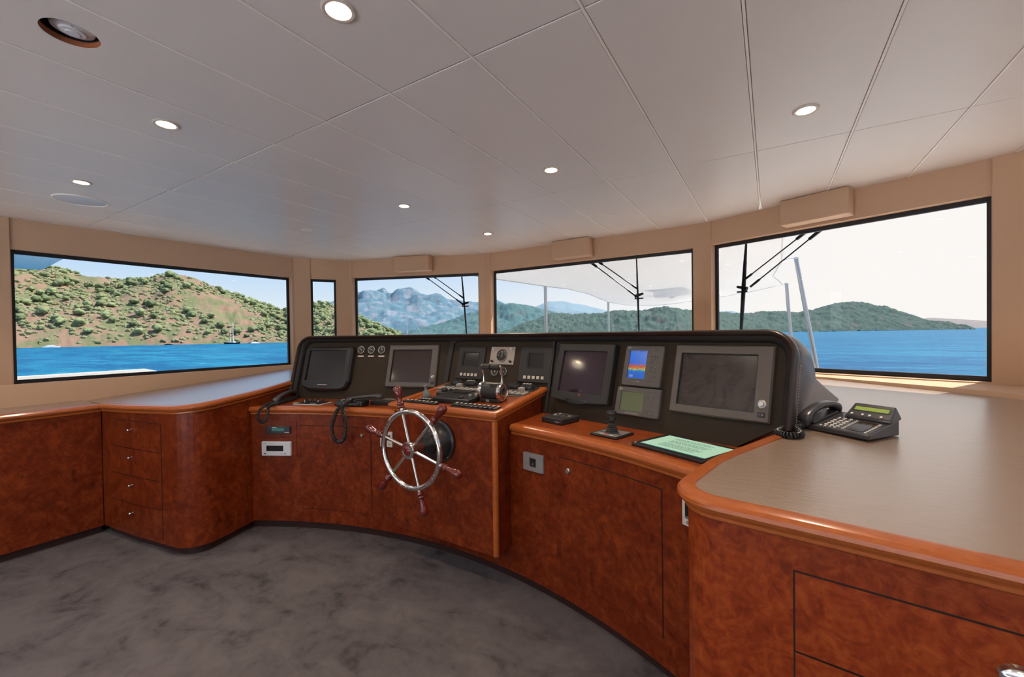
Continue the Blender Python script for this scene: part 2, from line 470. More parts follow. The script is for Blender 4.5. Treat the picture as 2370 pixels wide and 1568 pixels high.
facet('wall_right', WL[6], WL[7], [(L7-5.955, L7-3.775, 1.075, 2.112), (L7-3.2, L7-.5, 1.075, 2.112)], [])
window(WL[0], WL[1], *OP1); window(WL[1], WL[2], .18, .468, 1.09, 2.11)
window(WL[2], WL[3], .035, 1.688, 1.085, 2.135); window(WL[3], WL[4], .085, 2.297, 1.085, 2.145)
window(WL[4], WL[5], .07, 1.68, 1.085, 2.15); window(WL[5], WL[6], L6-.44, L6-.16, 1.09, 2.11)
window(WL[6], WL[7], L7-5.955, L7-3.775, 1.075, 2.112)
window(WL[0], WL[1], *OPa); window(WL[6], WL[7], L7-3.2, L7-.5, 1.075, 2.112)
# aft bulkhead, out of view; opening added wide to let daylight onto the ceiling
bm = BM()
for x0, x1, z0, z1 in ((-5.3, -4.9, 0, 2.4), (1.5, 1.95, 0, 2.4), (-4.9, 1.5, 2.28, 2.4)): add(bm, box(x0, x1, -3.1, -3.0, z0, z1))
struct('wall_back', bm, 'wall')
fl = [(-5.25, -3.1)] + [p for p in WL[1:7]] + [(1.9, -3.1)]
struct('floor', prism(fl[::-1], -.05, 0.0), 'carpet')

# ceiling: panels 0.402 wide, one long row behind two cross joints
PW = .4025; X0 = -.464; Y1c = 1.178; Y2c = 2.60
def clip(poly, nx, ny, c):
    out = []
    for i in range(len(poly)):
        a, b = poly[i-1], poly[i]; da = a[0]*nx+a[1]*ny-c; db = b[0]*nx+b[1]*ny-c
        if (da <= 0) != (db <= 0):
            t = da/(da-db); out.append((a[0]+(b[0]-a[0])*t, a[1]+(b[1]-a[1])*t))
        if db <= 0: out.append(b)
    return out
cbm = BM(); holes = []
room = [(-5.2, -3.0)] + WL[1:7] + [(1.86, -3.0)]
hp = []
for i in range(len(room)):
    a, b = room[i], room[(i+1) % len(room)]
    d = Vector((b[0]-a[0], b[1]-a[1])).normalized(); hp.append((-d.y, d.x, -d.y*a[0]+d.x*a[1]))
for i in range(-13, 8):
    for (ya, yb) in ((-3.2, -1.62), (-1.62, -.22), (-.22, Y1c), (Y1c, Y2c), (Y2c, 4.4)):
        g = .0058
        q = [(X0+i*PW+g, ya+.0024), (X0+(i+1)*PW-g, ya+.0024), (X0+(i+1)*PW-g, yb-.0024), (X0+i*PW+g, yb-.0024)]
        for nx, ny, c in hp:
            if q: q = clip(q, nx, ny, c+.02)
        if len(q) < 3: continue
        if X0+i*PW < -1.85 < X0+(i+1)*PW and ya < .42 < yb:
            # panel with the round cut-out of the recessed detector
            cxh, cyh, rh = -1.848, .418, .068; n = 48
            ob = BM(); outer = []; inner = []
            x0_, x1_, y0_, y1_ = q[0][0], q[1][0], q[0][1], q[2][1]
            for k in range(n):
                a = 2*PI*k/n; dx, dy = math.cos(a), math.sin(a)
                t = min([((x1_ if dx > 0 else x0_)-cxh)/dx if abs(dx) > 1e-6 else 9, ((y1_ if dy > 0 else y0_)-cyh)/dy if abs(dy) > 1e-6 else 9])
                outer.append((cxh+dx*t, cyh+dy*t)); inner.append((cxh+dx*rh, cyh+dy*rh))
            vs = [[ob.verts.new((*p, z)) for p in pts] for pts, z in ((outer, 2.35), (inner, 2.35), (inner, 2.41))]
            for k in range(n):
                j = (k+1) % n
                ob.faces.new((vs[0][k], vs[0][j], vs[1][j], vs[1][k])); ob.faces.new((vs[1][k], vs[1][j], vs[2][j], vs[2][k]))
            for cxx, cyy in ((x0_, y0_), (x1_, y0_), (x1_, y1_), (x0_, y1_)):
                a = math.atan2(cyy-cyh, cxx-cxh) % (2*PI); k = int(a/(2*PI)*n) % n
                cv = ob.verts.new((cxx, cyy, 2.35)); ob.faces.new((vs[0][k], vs[0][(k+1) % n], cv))
            add(cbm, ob); continue
        pb = prism(q[::-1], 2.35, 2.362)
        es = [e for e in pb.edges if e.verts[0].co.z < 2.351 and e.verts[1].co.z < 2.351]
        bmesh.ops.bevel(pb, geom=es, offset=.0025, segments=2, affect='EDGES', profile=.5)
        add(cbm, pb)
def strip(x0, x1, y0, y1, z):
    q = [(x0, y0), (x1, y0), (x1, y1), (x0, y1)]
    for nx, ny, c in hp:
        if q: q = clip(q, nx, ny, c+.02)
    return prism(q[::-1], z, z+.006) if len(q) > 2 else None
for i in range(-13, 8):
    sb = strip(X0+i*PW-.0042, X0+i*PW+.0042, -3.1, 4.3, 2.3487)
    if sb: add(cbm, sb, idx=1)
outer = [(-5.4, -3.1), (1.99, -3.1), (1.66, 3.02), (1.26, 3.5), (-.47, 4.17), (-2.9, 4.22), (-4.6, 3.59), (-4.99, 3.03)]
top = prism(outer, 2.41, 2.47); add(cbm, top, idx=0)
struct('ceiling', cbm, ['ceil', 'ceil_gap'])

# beige window ledge all round below the windows
LED = fillet([(-4.55, -3.0), (-4.55, 2.76), (-4.40, 3.20), (-3.66, 3.68), (-2.75, 3.90), (-.55, 3.88), (.318, 3.665), (1.085, 3.15), (1.22, 2.72), (1.22, -3.0)], [0, .2, .2, .5, .3, .3, .5, .2, .2, 0], 5)
def led_side(path, back):
    return path+back
zt = lambda x, y: 1.09-.028*max(0, min(1, (x+4.55)/5.65))
inner_wall = [(p[0], p[1]) for p in WL]
bm = BM()
poly = LED + [WL[7], WL[6], WL[5], WL[4], WL[3], WL[2], WL[1], WL[0]]
# split into quads along the ledge so that the ring stays clean
def nearest_on_wall(p):
    best = None
    for a, b in zip(WL, WL[1:]):
        A, B, P = Vector(a), Vector(b), Vector(p); t = max(0, min(1, (P-A).dot(B-A)/(B-A).length_squared)); q = A+(B-A)*t
        d = (q-P).length
        if best is None or d < best[0]: best = (d, q)
    return (best[1].x, best[1].y)
den = []
for a, b in zip(LED, LED[1:]):
    k = max(1, int(math.dist(a, b)/.25))
    for i in range(k): den.append((a[0]+(b[0]-a[0])*i/k, a[1]+(b[1]-a[1])*i/k))
den.append(LED[-1])
rows = []
for p in den:
    w = nearest_on_wall(p); h = zt(*p)
    rows.append([bm.verts.new((p[0], p[1], .88)), bm.verts.new((p[0], p[1], h-.006)), bm.verts.new((p[0]+(w[0]-p[0])*.02, p[1]+(w[1]-p[1])*.02, h)), bm.verts.new((w[0], w[1], 1.056 if (w[0] < -4.86 or w[0] > 1.5) else 1.078))])
for A, B in zip(rows, rows[1:]):
    for k in range(3): bm.faces.new((A[k], B[k], B[k+1], A[k+1]))
bmesh.ops.recalc_face_normals(bm, faces=bm.faces[:])
struct('trim_1', bm, 'wall', smooth=True)
bm = BM()

# ------------------------------------------------------------------ joinery
zL = lambda x, y: min(1.045, .935+.026*(x+4.08)+.0745*(y-1.04))
zR = lambda x, y: .95+.04*(y-1.1)
NOSE = [(-.045, .001), (-.043, .005), (.010, .005), (.022, .001), (.029, -.008), (.030, -.018), (.024, -.028), (.010, -.032), (.006, -.036), (.010, -.040), (.010, -.048), (.004, -.053), (-.045, -.053)]
ARC_C = (-1.70, -.95)
def arc(R, a0, a1, n=40): return [(ARC_C[0]+R*math.sin(R_(a0+(a1-a0)*i/n)), ARC_C[1]+R*math.cos(R_(a0+(a1-a0)*i/n))) for i in range(n+1)]
def P3(o, ang):
    a = R_(ang); T = R_(16); eu = Vector((math.cos(a), math.sin(a), 0)); h = Vector((-math.sin(a), math.cos(a), 0))
    ev = h*math.sin(T)+Vector((0, 0, math.cos(T))); n = -h*math.cos(T)+Vector((0, 0, math.sin(T)))
    m = frame(o, eu, ev, n); return m, eu, h
PL_, euL, hL = P3((-3.4, 2.059, .89), 16.3)
PC_, euC, hC = P3((-2.104, 2.43, .89), -1.7)
PR_, euR, hR = P3((-1.22, 2.404, .89), -16.3)

# port chest of drawers
LB = fillet([(-4.12, 1.045), (-3.70, 1.092), (-3.095, 1.19), (-3.24, 1.655), (-3.475, 2.13)], [0, .6, .15, .4, 0], 8)
lc = thing('drawer_cabinet', 'cherry burl cabinet with a rounded corner and four small drawers below a sloping desk top', 'cabinet', (-3.6, 1.7, 0))
backA = [(-3.475, 2.135), (-3.417, 2.120), (-3.158, 2.195), (-4.545, 2.678), (-4.545, 1.045)]
backB = [(-3.158, 2.195), (-2.121, 2.495), (CX-.005, 2.485), (CX-.005, 3.88), (-2.75, 3.89), (-3.66, 3.67), (-4.40, 3.19), (-4.545, 2.76), (-4.545, 2.678)]
bb = prism((LB+backA)[::-1], .055, lambda x, y: zL(x, y)-.012); add(bb, prism(backB, .055, 1.033))
wmk('body', bb, 'burl', lc)
bb = prism((offset(LB, -.012)+backA)[::-1], lambda x, y: zL(x, y)-.011, zL); add(bb, prism(backB, 1.034, 1.045))
wmk('desk_top', bb, 'desk', lc, label='bluish beige leather writing surface')
wmk('edge_trim', sweep(LB, [(max(a, -.017) if b > -.04 else a, b) for a, b in NOSE], zf=zL), 'trim', lc, smooth=30)
kick = offset(LB, -.035); kick[0] = (-4.12, kick[0][1])
wmk('kick_board', prism((kick+[(-3.5, 2.1), (-4.1, 2.1)])[::-1], 0, .054), 'kick', lc)
fL, LLn = along(LB)
def s_at(path, x, y):
    P = [Vector(p) for p in path]; acc = 0; best = (9, 0)
    for a, b in zip(P, P[1:]):
        q = Vector((x, y)); t = max(0, min(1, (q-a).dot(b-a)/(b-a).length_squared)); d = (a+(b-a)*t-q).length
        if d < best[0]: best = (d, acc+(b-a).length*t)
        acc += (b-a).length
    return best[1]
def drawer(par, f, s0, s1, z0, z1, knob, n=8, kr=.011, oval=1.0, wood='burl', name='drawer'):
    g = .004
    wmk('gap', slab(f, s0-g, s1+g, z0-g, z1+g, -.002, .0006, n), 'groove', par)
    d = wmk(name, slab(f, s0, s1, z0, z1, -.002, .0035, n), wood, par)
    if knob:
        sk, zk = knob; p = Vector(f(sk, zk, .003)); q = Vector(f(sk, zk, .05)); dr = (q-p).normalized()
        m = Tr(*p) @ dr.to_track_quat('Z', 'Y').to_matrix().to_4x4()
        b = lathe([(.0, .0), (kr*1.0, 0), (kr*1.05, .002), (kr*.5, .004), (kr*.45, .012), (kr*.95, .017), (kr*1.1, .022), (kr*.85, .027), (0, .029)], 16)
        b.transform(Matrix.Diagonal((oval, 1, 1, 1))); b.transform(m)
        wmk('knob', b, 'chrome', d, smooth=True)
    return d
def wmk_child(o): pass
sa, sb_ = s_at(LB, -4.005, 1.06), s_at(LB, -3.396, 1.165)
for z1, z0 in ((.838, .655), (.650, .465), (.460, .276), (.271, .088)):
    drawer(lc, fL, sa, sb_, z0, z1, ((sa+sb_)/2-.02, z1-.055), kr=.009, oval=1.6)

# long low side panel aft of it, with capping rail
lp = thing('side_cabinet', 'long plain cherry burl side cabinet below the window, running towards the camera', 'cabinet', (-4.4, -.9, 0))
LP = [(-4.12, -3.0), (-4.12, 1.04)]
wmk('body', prism([(-4.54, -3.0), (-4.12, -3.0), (-4.12, 1.04), (-4.54, 1.04)], .055, .918), 'burl', lp)
wmk('top_board', box(-4.545, -4.15, -2.999, 1.04, .918, .93), 'desk', lp)
wmk('capping_rail', sweep(LP, NOSE, zf=lambda x, y: .930), 'trim', lp, smooth=30)
wmk('kick_board', box(-4.5, -4.155, -3.0, 1.04, 0, .054), 'kick', lp)

# starboard cabinet
RB = fillet([(.085, 2.075), (-.150, 1.565), (-.229, 1.232), (.10, 1.195), (.40, 1.157), (1.20, 1.06)], [0, .5, .095, .5, .5, 0], 9)
rc = thing('chart_cabinet', 'large cherry burl cabinet with wide drawers and a pale beige chart top', 'cabinet', (.5, 2, 0))
backR = [(1.215, 2.72), (1.08, 3.15), (.318, 3.66), (-.55, 3.87), (CX+.005, 3.88), (CX+.005, 2.485), (-1.203, 2.470), (.052, 2.102)]
wmk('body', prism((RB+backR)[::-1], .055, lambda x, y: zR(x, y)-.012), 'burl_r', rc)
wmk('desk_top', prism((offset(RB, -.014)+backR)[::-1], lambda x, y: zR(x, y)-.011, zR), 'desk', rc, label='pale beige leather chart surface')
wmk('edge_trim', sweep(RB, [(max(a, -.019) if b > -.04 else a, b*1.0) for a, b in NOSE], zf=zR), 'trim', rc, smooth=30)
kick = offset(RB, -.035)
wmk('kick_board', prism((kick+[(1.1, 2.0), (.2, 2.0)])[::-1], 0, .054), 'kick', rc)
fR, LR = along(RB)
s0 = s_at(RB, .047, 1.203)
for z1, z0 in ((.823, .636), (.630, .43), (.424, .22)):
    drawer(rc, fR, s0, s0+.80, z0, z1, (s0+.352, z1-.074), kr=.020, oval=1.5, wood='burl_r')

# helm console between them
hc = thing('helm_console', 'curved cherry burl helm console with two access doors and a raised centre pedestal', 'console', (-1.7, 2.1, 0))
A0, A1 = -31.2, 29.3
arcB = arc(2.995, A0, A1); arcN = arc(2.972, A0+.1, A1)
backC = [(.040, 2.055), (-1.22, 2.42), (-2.104, 2.447), (-3.395, 2.075), (-3.455, 2.12)]
wmk('body', prism((arcB+backC)[::-1], .06, .872), 'burl', hc)
wmk('shelf_top', prism((arc(3.02, A0, A1)+backC)[::-1], .872, .890), 'shelf', hc, label='red brown varnished instrument shelf')
NS = [(a*.8-.0, b) for a, b in NOSE]
wmk('edge_trim', sweep(arc(2.995, A0, -6.6), NS, zf=lambda x, y: .890), 'trim', hc, smooth=30)
wmk('edge_trim', sweep(arc(2.995, 8.9, A1), NS, zf=lambda x, y: .890), 'trim', hc, smooth=30)
wmk('kick_board', prism((arc(3.03, A0, A1)+[(-.3, 2.0), (-1.7, 2.3), (-3.2, 2.0)])[::-1], 0, .06), 'kick', hc)
def fA(a, z, off=0):
    R = 2.995-off; return (ARC_C[0]+R*math.sin(R_(a)), ARC_C[1]+R*math.cos(R_(a)), z)
def door(a0, a1, z0, z1, ak, zk, kr):
    wmk('gap', slab(fA, a0-.07, a1+.07, z0-.004, z1+.004, -.002, .0006, 12), 'groove', hc)
    d = wmk('door', slab(fA, a0, a1, z0, z1, -.002, .0035, 14), 'burl', hc)
    p = Vector(fA(ak, zk, .0035)); q = Vector(fA(ak, zk, .05))
    m = Tr(*p) @ (q-p).to_track_quat('Z', 'Y').to_matrix().to_4x4()
    b = lathe([(0, 0), (kr, 0), (kr, .004), (kr*.8, .007), (kr*.74, .004), (kr*.55, .004), (kr*.5, .008), (0, .009)], 20); b.transform(m)
    wmk('lock_knob', b, 'steel', d, smooth=30)
door(-23.7, -12.8, .16, .757, -14.2, .706, .013)
door(15.25, 26.3, .176, .770, 16.25, .714, .015)
wmk('equipment_panel', slab(fA, -29.6, -24.2, .672, .788, -.002, .004, 6), 'burl', hc)
wmk('equipment_panel', slab(fA, -29.6, -24.2, .52, .668, -.002, .004, 6), 'burl', hc)
# pedestal
PX0, PX1, PY0, PY1 = -2.022, -1.252, 1.862, 2.452
zP = lambda x, y: .972+.118*(y-1.84)
wmk('pedestal', prism([(PX0, PY0), (PX1, PY0), (PX1, PY1-.03), (PX0, PY1-.03)], .205, lambda x, y: zP(x, y)-.016, .018, 3, True), 'burl', hc)
wmk('corner_post', tube([(PX1-.012, PY0+.012, .206), (PX1-.012, PY0+.012, .935)], .017, 12), 'trim', hc, smooth=True)
wmk('pedestal_top', prism([(PX0, PY0), (PX1, PY0), (PX1, PY1-.035), (PX0, PY1-.035)], lambda x, y: zP(x, y)-.015, lambda x, y: zP(x, y)-.002), 'shelf', hc)
PP = [(PX0, PY1-.01), (PX0, PY0), (PX1, PY0), (PX1, PY1-.01)]
NP = [(a*.72, b*.9+.003) for a, b in NOSE]
wmk('edge_trim', sweep(PP, NP, zf=zP), 'trim', hc, smooth=30)
# ================================================================== instrument hood
hood = thing('instrument_hood', 'long dark leather-edged instrument housing with three tilted dashboard panels below the windows', 'dashboard', (-1.7, 2.5, .9))
def W(m, u, v, w=0): return m @ Vector((u, v, w))
def plate(m, poly, w0, w1):
    b = prism(poly, w0, w1); b.transform(m); return b
TOPV = .500
lp_ = [(.0, .0), (1.352, .0), (1.352, TOPV), (.10, TOPV), (.035, .48), (.0, .42)]
rp_ = [(-.0, .0), (1.135, .0), (1.32, .125), (1.325, .42), (1.29, .475), (1.22, TOPV), (.0, TOPV)]
wmk('dash_panel', plate(PL_, lp_, -.012, 0), 'panel', hood)
wmk('dash_panel', plate(PC_, [(0, .0), (.886, .0), (.886, TOPV), (0, TOPV)], -.012, 0), 'panel', hood)
wmk('dash_panel', plate(PR_, rp_, -.012, 0), 'panel', hood)
RC = .105
def rollpath(du, wv):
    """outline of the hood front, inset by du"""
    pts = []
    uL = -.012+du; top = .508-du; uR = 1.337-du; r = RC-du*.6
    for v in (.05, .2, .33): pts.append((PL_, uL, v))
    for i in range(0, 9):
        a = R_(180-90*i/8); pts.append((PL_, uL+r+r*math.cos(a), top-r+r*math.sin(a)))
    for u in (.4, .8, 1.2): pts.append((PL_, u, top))
    pts.append((PC_, .0, top)); pts.append((PC_, .45, top)); pts.append((PR_, .0, top))
    for u in (.4, .8, 1.1): pts.append((PR_, u, top))
    for i in range(0, 9):
        a = R_(90-90*i/8); pts.append((PR_, uR-r+r*math.cos(a), top-r+r*math.sin(a)))
    for v in (.33, .2, .095): pts.append((PR_, uR, v))
    return [(W(m, u, v, wv), Vector((m[0][2], m[1][2], m[2][2]))) for m, u, v in pts]
def band(path, prof):
    """prof (a: away from the panel centre, b: along the panel normal)"""
    bm = BM(); rings = []; n = len(path)
    for i in range(n):
        p, nn = path[i]; t = (path[min(i+1, n-1)][0]-path[max(i-1, 0)][0]).normalized(); side = nn.cross(t).normalized()
        rings.append([bm.verts.new(p+side*a+nn*b) for a, b in prof])
    q = len(prof)
    for A, B in zip(rings, rings[1:]):
        for k in range(q): bm.faces.new((A[k], A[(k+1) % q], B[(k+1) % q], B[k]))
    bm.faces.new(rings[0]); bm.faces.new(rings[-1][::-1])
    bmesh.ops.recalc_face_normals(bm, faces=bm.faces[:]); return bm
el = [(.015*math.cos(2*PI*i/12), .030+.040*math.sin(2*PI*i/12)) for i in range(12)]
wmk('edge_roll', band(rollpath(0, 0), el), 'hood', hood, smooth=True)
wmk('shade_band', band(rollpath(.020, 0), [(.012, -.005), (.012, .048), (-.006, .030), (-.014, .012), (-.016, -.005)]), 'blk_matte', hood, smooth=30)  # black band puts the shade inside the roll into colour
wmk('divider', plate(PC_, [(-.022, -.0), (.008, -.0), (.020, .10), (.020, .45), (.06, .485), (.06, .5), (-.022, .5)], -.005, .014), 'blk_matte', hood)
bd = BM(); bmesh.ops
wmk('divider', plate(PC_, [(.872, .0), (.890, .0), (.890, .5), (.84, .5), (.872, .47)], -.005, .010), 'blk_matte', hood)
# shell: cross-sections from end to end
def station(base, h, drop, zd):
    prof = [(.072, zd), (.142, 1.27), (.166, 1.372), (.185, 1.384), (.25, 1.384), (.325, 1.36), (.375, 1.30), (.392, 1.215), (.87, zd)]
    pts = []
    for s, z in prof:
        z2 = zd+(z-zd)*((1.384-drop-zd)/(1.384-zd)) if z > zd else zd
        pts.append(Vector((base[0]+h[0]*s, base[1]+h[1]*s, z2)))
    return pts
def bp(m, u): p = W(m, u, 0); return (p.x, p.y)
st = []
for d in (0, .004, .014, .035, .065, RC):
    dr = RC-math.sqrt(max(0, RC*RC-(RC-d)**2)); b = bp(PL_, -.018+d); st.append((b, hL, dr))
st += [(bp(PL_, .7), hL, 0), (bp(PL_, 1.33), (hL+hC).normalized(), 0), (bp(PR_, .02), (hR+hC).normalized(), 0), (bp(PR_, .7), hR, 0)]
for d in (RC, .065, .035, .014, .004, 0):
    dr = RC-math.sqrt(max(0, RC*RC-(RC-d)**2)); b = bp(PR_, 1.343-d); st.append((b, hR, dr))
bm = BM(); rings = []
for i, (b, h, dr) in enumerate(st):
    pts = station(b, h, dr, 1.0)
    zf_ = zL if b[0] < CX else zR
    pts[0].z = zf_(pts[0].x, pts[0].y)+.002; pts[-1].z = zf_(pts[-1].x, pts[-1].y)+.002
    rings.append([bm.verts.new(p) for p in pts])
for A, B in zip(rings, rings[1:]):
    for k in range(len(A)-1): bm.faces.new((A[k], A[k+1], B[k+1], B[k]))
bm.faces.new(rings[0]); bm.faces.new(rings[-1][::-1])
bmesh.ops.recalc_face_normals(bm, faces=bm.faces[:])
wmk('shell', bm, 'hood_shell', hood, smooth=35)
# stitch line down the starboard end
bm = BM()
for k in range(26):
    p = W(PR_, 1.349, .10+.3*k/25, -.012)
    add(bm, box(-.002, .002, -.003, .003, -.0035, .0035), Tr(*p))
wmk('stitching', bm, 'markdim', hood)

# ================================================================== instruments (local x = along the dash, y = up the slope, z = out)
def inst(m, u0, u1, v0, v1): return m @ Tr((u0+u1)/2, (v0+v1)/2, 0), (u1-u0)/2, (v1-v0)/2
def bezel(hw, hh, rect, z0, z1, r=.012, bev=.004, poly=None):
    """frame with a rectangular opening (x0,x1,y0,y1)"""
    x0, x1, y0, y1 = rect; bm = BM()
    outer = poly or rrect(-hw, hw, -hh, hh, r, 4); n = len(outer)
    cx, cy = (x0+x1)/2, (y0+y1)/2
    inner = []
    for (x, y) in outer:
        dx, dy = x-cx, y-cy; t = min(((x1 if dx > 0 else x0)-cx)/dx if abs(dx) > 1e-6 else 99, ((y1 if dy > 0 else y0)-cy)/dy if abs(dy) > 1e-6 else 99)
        inner.append((cx+dx*t, cy+dy*t))
    # make sure that the opening corners are square
    for c in ((x0, y0), (x1, y0), (x1, y1), (x0, y1)):
        k = min(range(n), key=lambda i: math.dist(inner[i], c)); inner[k] = c
    sh = .0 if bev == 0 else bev
    def sc(p): 
        d = math.hypot(*p) or 1; return (p[0]*(1-sh/d), p[1]*(1-sh/d))
    L0 = [bm.verts.new((*p, z0)) for p in outer]; L1 = [bm.verts.new((*p, z1-sh)) for p in outer]
    L2 = [bm.verts.new((*sc(p), z1)) for p in outer]; L3 = [bm.verts.new((*p, z1)) for p in inner]; L4 = [bm.verts.new((*p, z0)) for p in inner]
    for A, B in ((L0, L1), (L1, L2), (L2, L3), (L3, L4), (L4, L0)):
        for i in range(n):
            j = (i+1) % n
            vs = [A[i], A[j], B[j], B[i]]
            try: bm.faces.new(vs)
            except ValueError: pass
    bmesh.ops.remove_doubles(bm, verts=bm.verts[:], dist=1e-6)
    bmesh.ops.recalc_face_normals(bm, faces=bm.faces[:]); return bm

# big black monitor (port)
m, hw, hh = inst(PL_, .072, .522, .066, .424)
t = thing('monitor', 'large glossy black monitor with a thick rounded bezel and small red-ended lettering', 'monitor', m)
px = [(-hw, -hh+.07), (-hw+.02, -hh+.02), (-hw+.07, -hh), (0, -hh-.006), (hw-.07, -hh), (hw-.02, -hh+.02), (hw, -hh+.07), (hw, hh-.02), (hw-.02, hh), (-hw+.02, hh), (-hw, hh-.02)]
fine = []
for i in range(len(px)):
    a, b = px[i], px[(i+1) % len(px)]
    for k in range(4): fine.append((a[0]+(b[0]-a[0])*k/4, a[1]+(b[1]-a[1])*k/4))
mk('case', bezel(hw, hh, (-hw+.035, hw-.052, -hh+.075, hh-.028), .0, .052, poly=fine, bev=.014), 'blk_gloss', t)
mk('screen', box(-hw+.03, hw-.048, -hh+.07, hh-.024, .0, .040), 'scr_black', t)
b = BM()
for k in range(12): add(b, box(-.055+.007*k, -.0505+.007*k, -hh+.037, -hh+.043, .052, .0526))
mk('lettering', b, 'mark', t)
b = BM()
for k in range(2): add(b, box(.029+.007*k, .0335+.007*k, -hh+.037, -hh+.043, .052, .0526))
mk('red_lettering', b, 'markred', t)

# three small round gauges
def gauge(m, r, lab, grp=None, needle=40):
    t = thing('gauge', lab, 'gauge', m, grp)
    mk('bezel_ring', lathe([(r, 0), (r, .006), (r*.96, .010), (r*.86, .010), (r*.82, .005), (r*.82, 0)], 28, True), 'chrome', t, smooth=True)
    mk('dial', cyl(r*.84, 0, .003, 28), 'blk_gloss', t)
    mk('needle', add(BM(), box(-.0015, .0015, -.004, r*.62, .0035, .005), Rz(needle)), 'mark', t)
    b = BM()
    for k in range(9):
        add(b, box(-.001, .001, r*.66, r*.76, .0032, .0038), Rz(-120+30*k))
    mk('scale_marking', b, 'mark', t)
    return t
for i, (u, where) in enumerate(((.571, 'next to the black monitor'), (.667, 'middle of the row of three'), (.763, 'next to the grey-framed display'))):
    t = gauge(PL_ @ Tr(u, .408, 0), .033, 'small round chrome-rimmed gauge high on the dash, '+where, 'round gauges in a row of three', (50, 60, 10)[i])
    mk('name_strip', box(-.027, .027, -.057, -.047, .0, .0015), 'mark', t)

def radar(m, hw, hh, lab, rect, mats=('grey', 'scr_brown'), knob=(.0, .0), kr=.017, cut=.018):
    t = thing('radar_display', lab, 'display', m)
    poly = []
    c = [(-hw, -hh), (-hw*.1, -hh-.003), (hw, -hh), (hw, -.1*hh), (hw, hh), (0, hh), (-hw, hh), (-hw, 0)]
    for i in range(len(c)):
        a, b2 = c[i], c[(i+1) % len(c)]
        for k in range(5): poly.append((a[0]+(b2[0]-a[0])*k/5, a[1]+(b2[1]-a[1])*k/5))
    mk('case', bezel(hw, hh, rect, 0, .028, poly=poly, bev=.007), mats[0], t)
    mk('inner_rim', bezel(0, 0, (rect[0]+.004, rect[1]-.004, rect[2]+.004, rect[3]-.004), .005, .0265, poly=[(rect[0]-.003, rect[2]-.003), (rect[1]+.003, rect[2]-.003), (rect[1]+.003, rect[3]+.003), (rect[0]-.003, rect[3]+.003)], bev=0), 'black', t)
    mk('screen', box(rect[0]+.001, rect[1]-.001, rect[2]+.001, rect[3]-.001, .0, .018), mats[1], t)
    k = lathe([(kr, 0), (kr, .004), (kr*.85, .006), (kr*.80, .004), (kr*.62, .004), (kr*.58, .014), (kr*.5, .016), (0, .016)], 22)
    k.transform(Tr(knob[0], knob[1], .028)); mk('tuning_knob', k, 'steel', t, smooth=30)
    mk('power_switch', box(knob[0]-.014, knob[0]+.014, knob[1]-.055, knob[1]-.035, .026, .0305, .0015, 1), 'blk_gloss', t)
    return t
m, hw, hh = inst(PL_, .846, 1.275, .106, .443)
t = radar(m, hw, hh, 'grey-framed radar display with a brown dark screen, beside the three round gauges', (-hw+.035, hw-.050, -hh+.037, hh-.038), ('grey', 'scr_brown'), (hw-.024, -hh+.080), .015)
m, hw, hh = inst(PR_, .818, 1.262, .117, .453)
t = radar(m, hw, hh, 'widest grey-framed radar display with a dusty smeared screen, beside the squat navigator', (-hw+.033, hw-.062, -hh+.037, hh-.040), ('grey2', 'scr_dust'), (hw-.032, -hh+.077), .019)
mk('marking', add(BM(), text('I   O', .009), Tr(hw-.032, -hh+.032, .031)), 'mark', t)

# two black alarm panels with five white keys
def alarm(m, hw, hh, scr, lab):
    t = thing('alarm_display', lab, 'panel', m, 'black alarm displays on the centre dash')
    mk('case', bezel(hw, hh, scr, 0, .012, .006, .003), 'blk_matte', t)
    mk('screen_rim', bezel(0, 0, (scr[0]+.012, scr[1]-.012, scr[2]+.010, scr[3]-.010), .002, .010, poly=[(scr[0], scr[2]), (scr[1], scr[2]), (scr[1], scr[3]), (scr[0], scr[3])], bev=0), 'black', t)
    mk('screen', box(scr[0]+.011, scr[1]-.011, scr[2]+.009, scr[3]-.009, 0, .006), 'lcd_dim', t)
    for k in range(5):
        x = -.068+.034*k
        kk = mk('key', box(x-.0105, x+.0105, -hh+.022, -hh+.043, .011, .016, .002, 1), 'cream', t)
        mk('symbol', box(x-.003, x+.003, -hh+.030, -hh+.035, .016, .0165), 'markdim', kk)
    return t
m, hw, hh = inst(PC_, .085, .332, .187, .430); alarm(m, hw, hh, (-.082, .078, -.03, .085), 'black alarm display with five pale keys, between grey radar display and rudder gauge')
m, hw, hh = inst(PC_, .638, .882, .190, .432); alarm(m, hw, hh, (-.066, .068, -.03, .085), 'black alarm display with five pale keys, between rudder gauge and violet-screened monitor')

# rudder indicator on its metal plate
m, hw, hh = inst(PC_, .377, .582, .306, .433)
t = thing('rudder_indicator', 'square brushed metal plate carrying a round rudder gauge, two switches and two knobs', 'gauge', m)
mk('plate', prism(rrect(-hw, hw, -hh, hh, .004, 3), 0, .004), 'alu', t)
r = .047
mk('bezel_ring', lathe([(r, .003), (r, .012), (r*.95, .016), (r*.88, .016), (r*.85, .008), (r*.85, .003)], 36, True), 'chrome', t, smooth=True)
mk('dial', cyl(r*.87, .003, .006, 36), 'blk_gloss', t)
b = BM()
for k in range(13):
    add(b, box(-.0011, .0011, r*.62, r*.76, .006, .0066), Rz(-90+15*k))
mk('scale_marking', b, 'mark', t)
b = BM()
for k in range(5): add(b, box(-.004, .004, r*.40, r*.52, .006, .0063), Rz(-70+14*k))
mk('green_sector', b, simple('green_print', (.05, .22, .08), .5), t)
b = BM()
for k in range(5): add(b, box(-.004, .004, r*.20, r*.38, .006, .0063), Rz(90+14*k))
mk('red_sector', b, simple('red_print', (.25, .02, .02), .5), t)
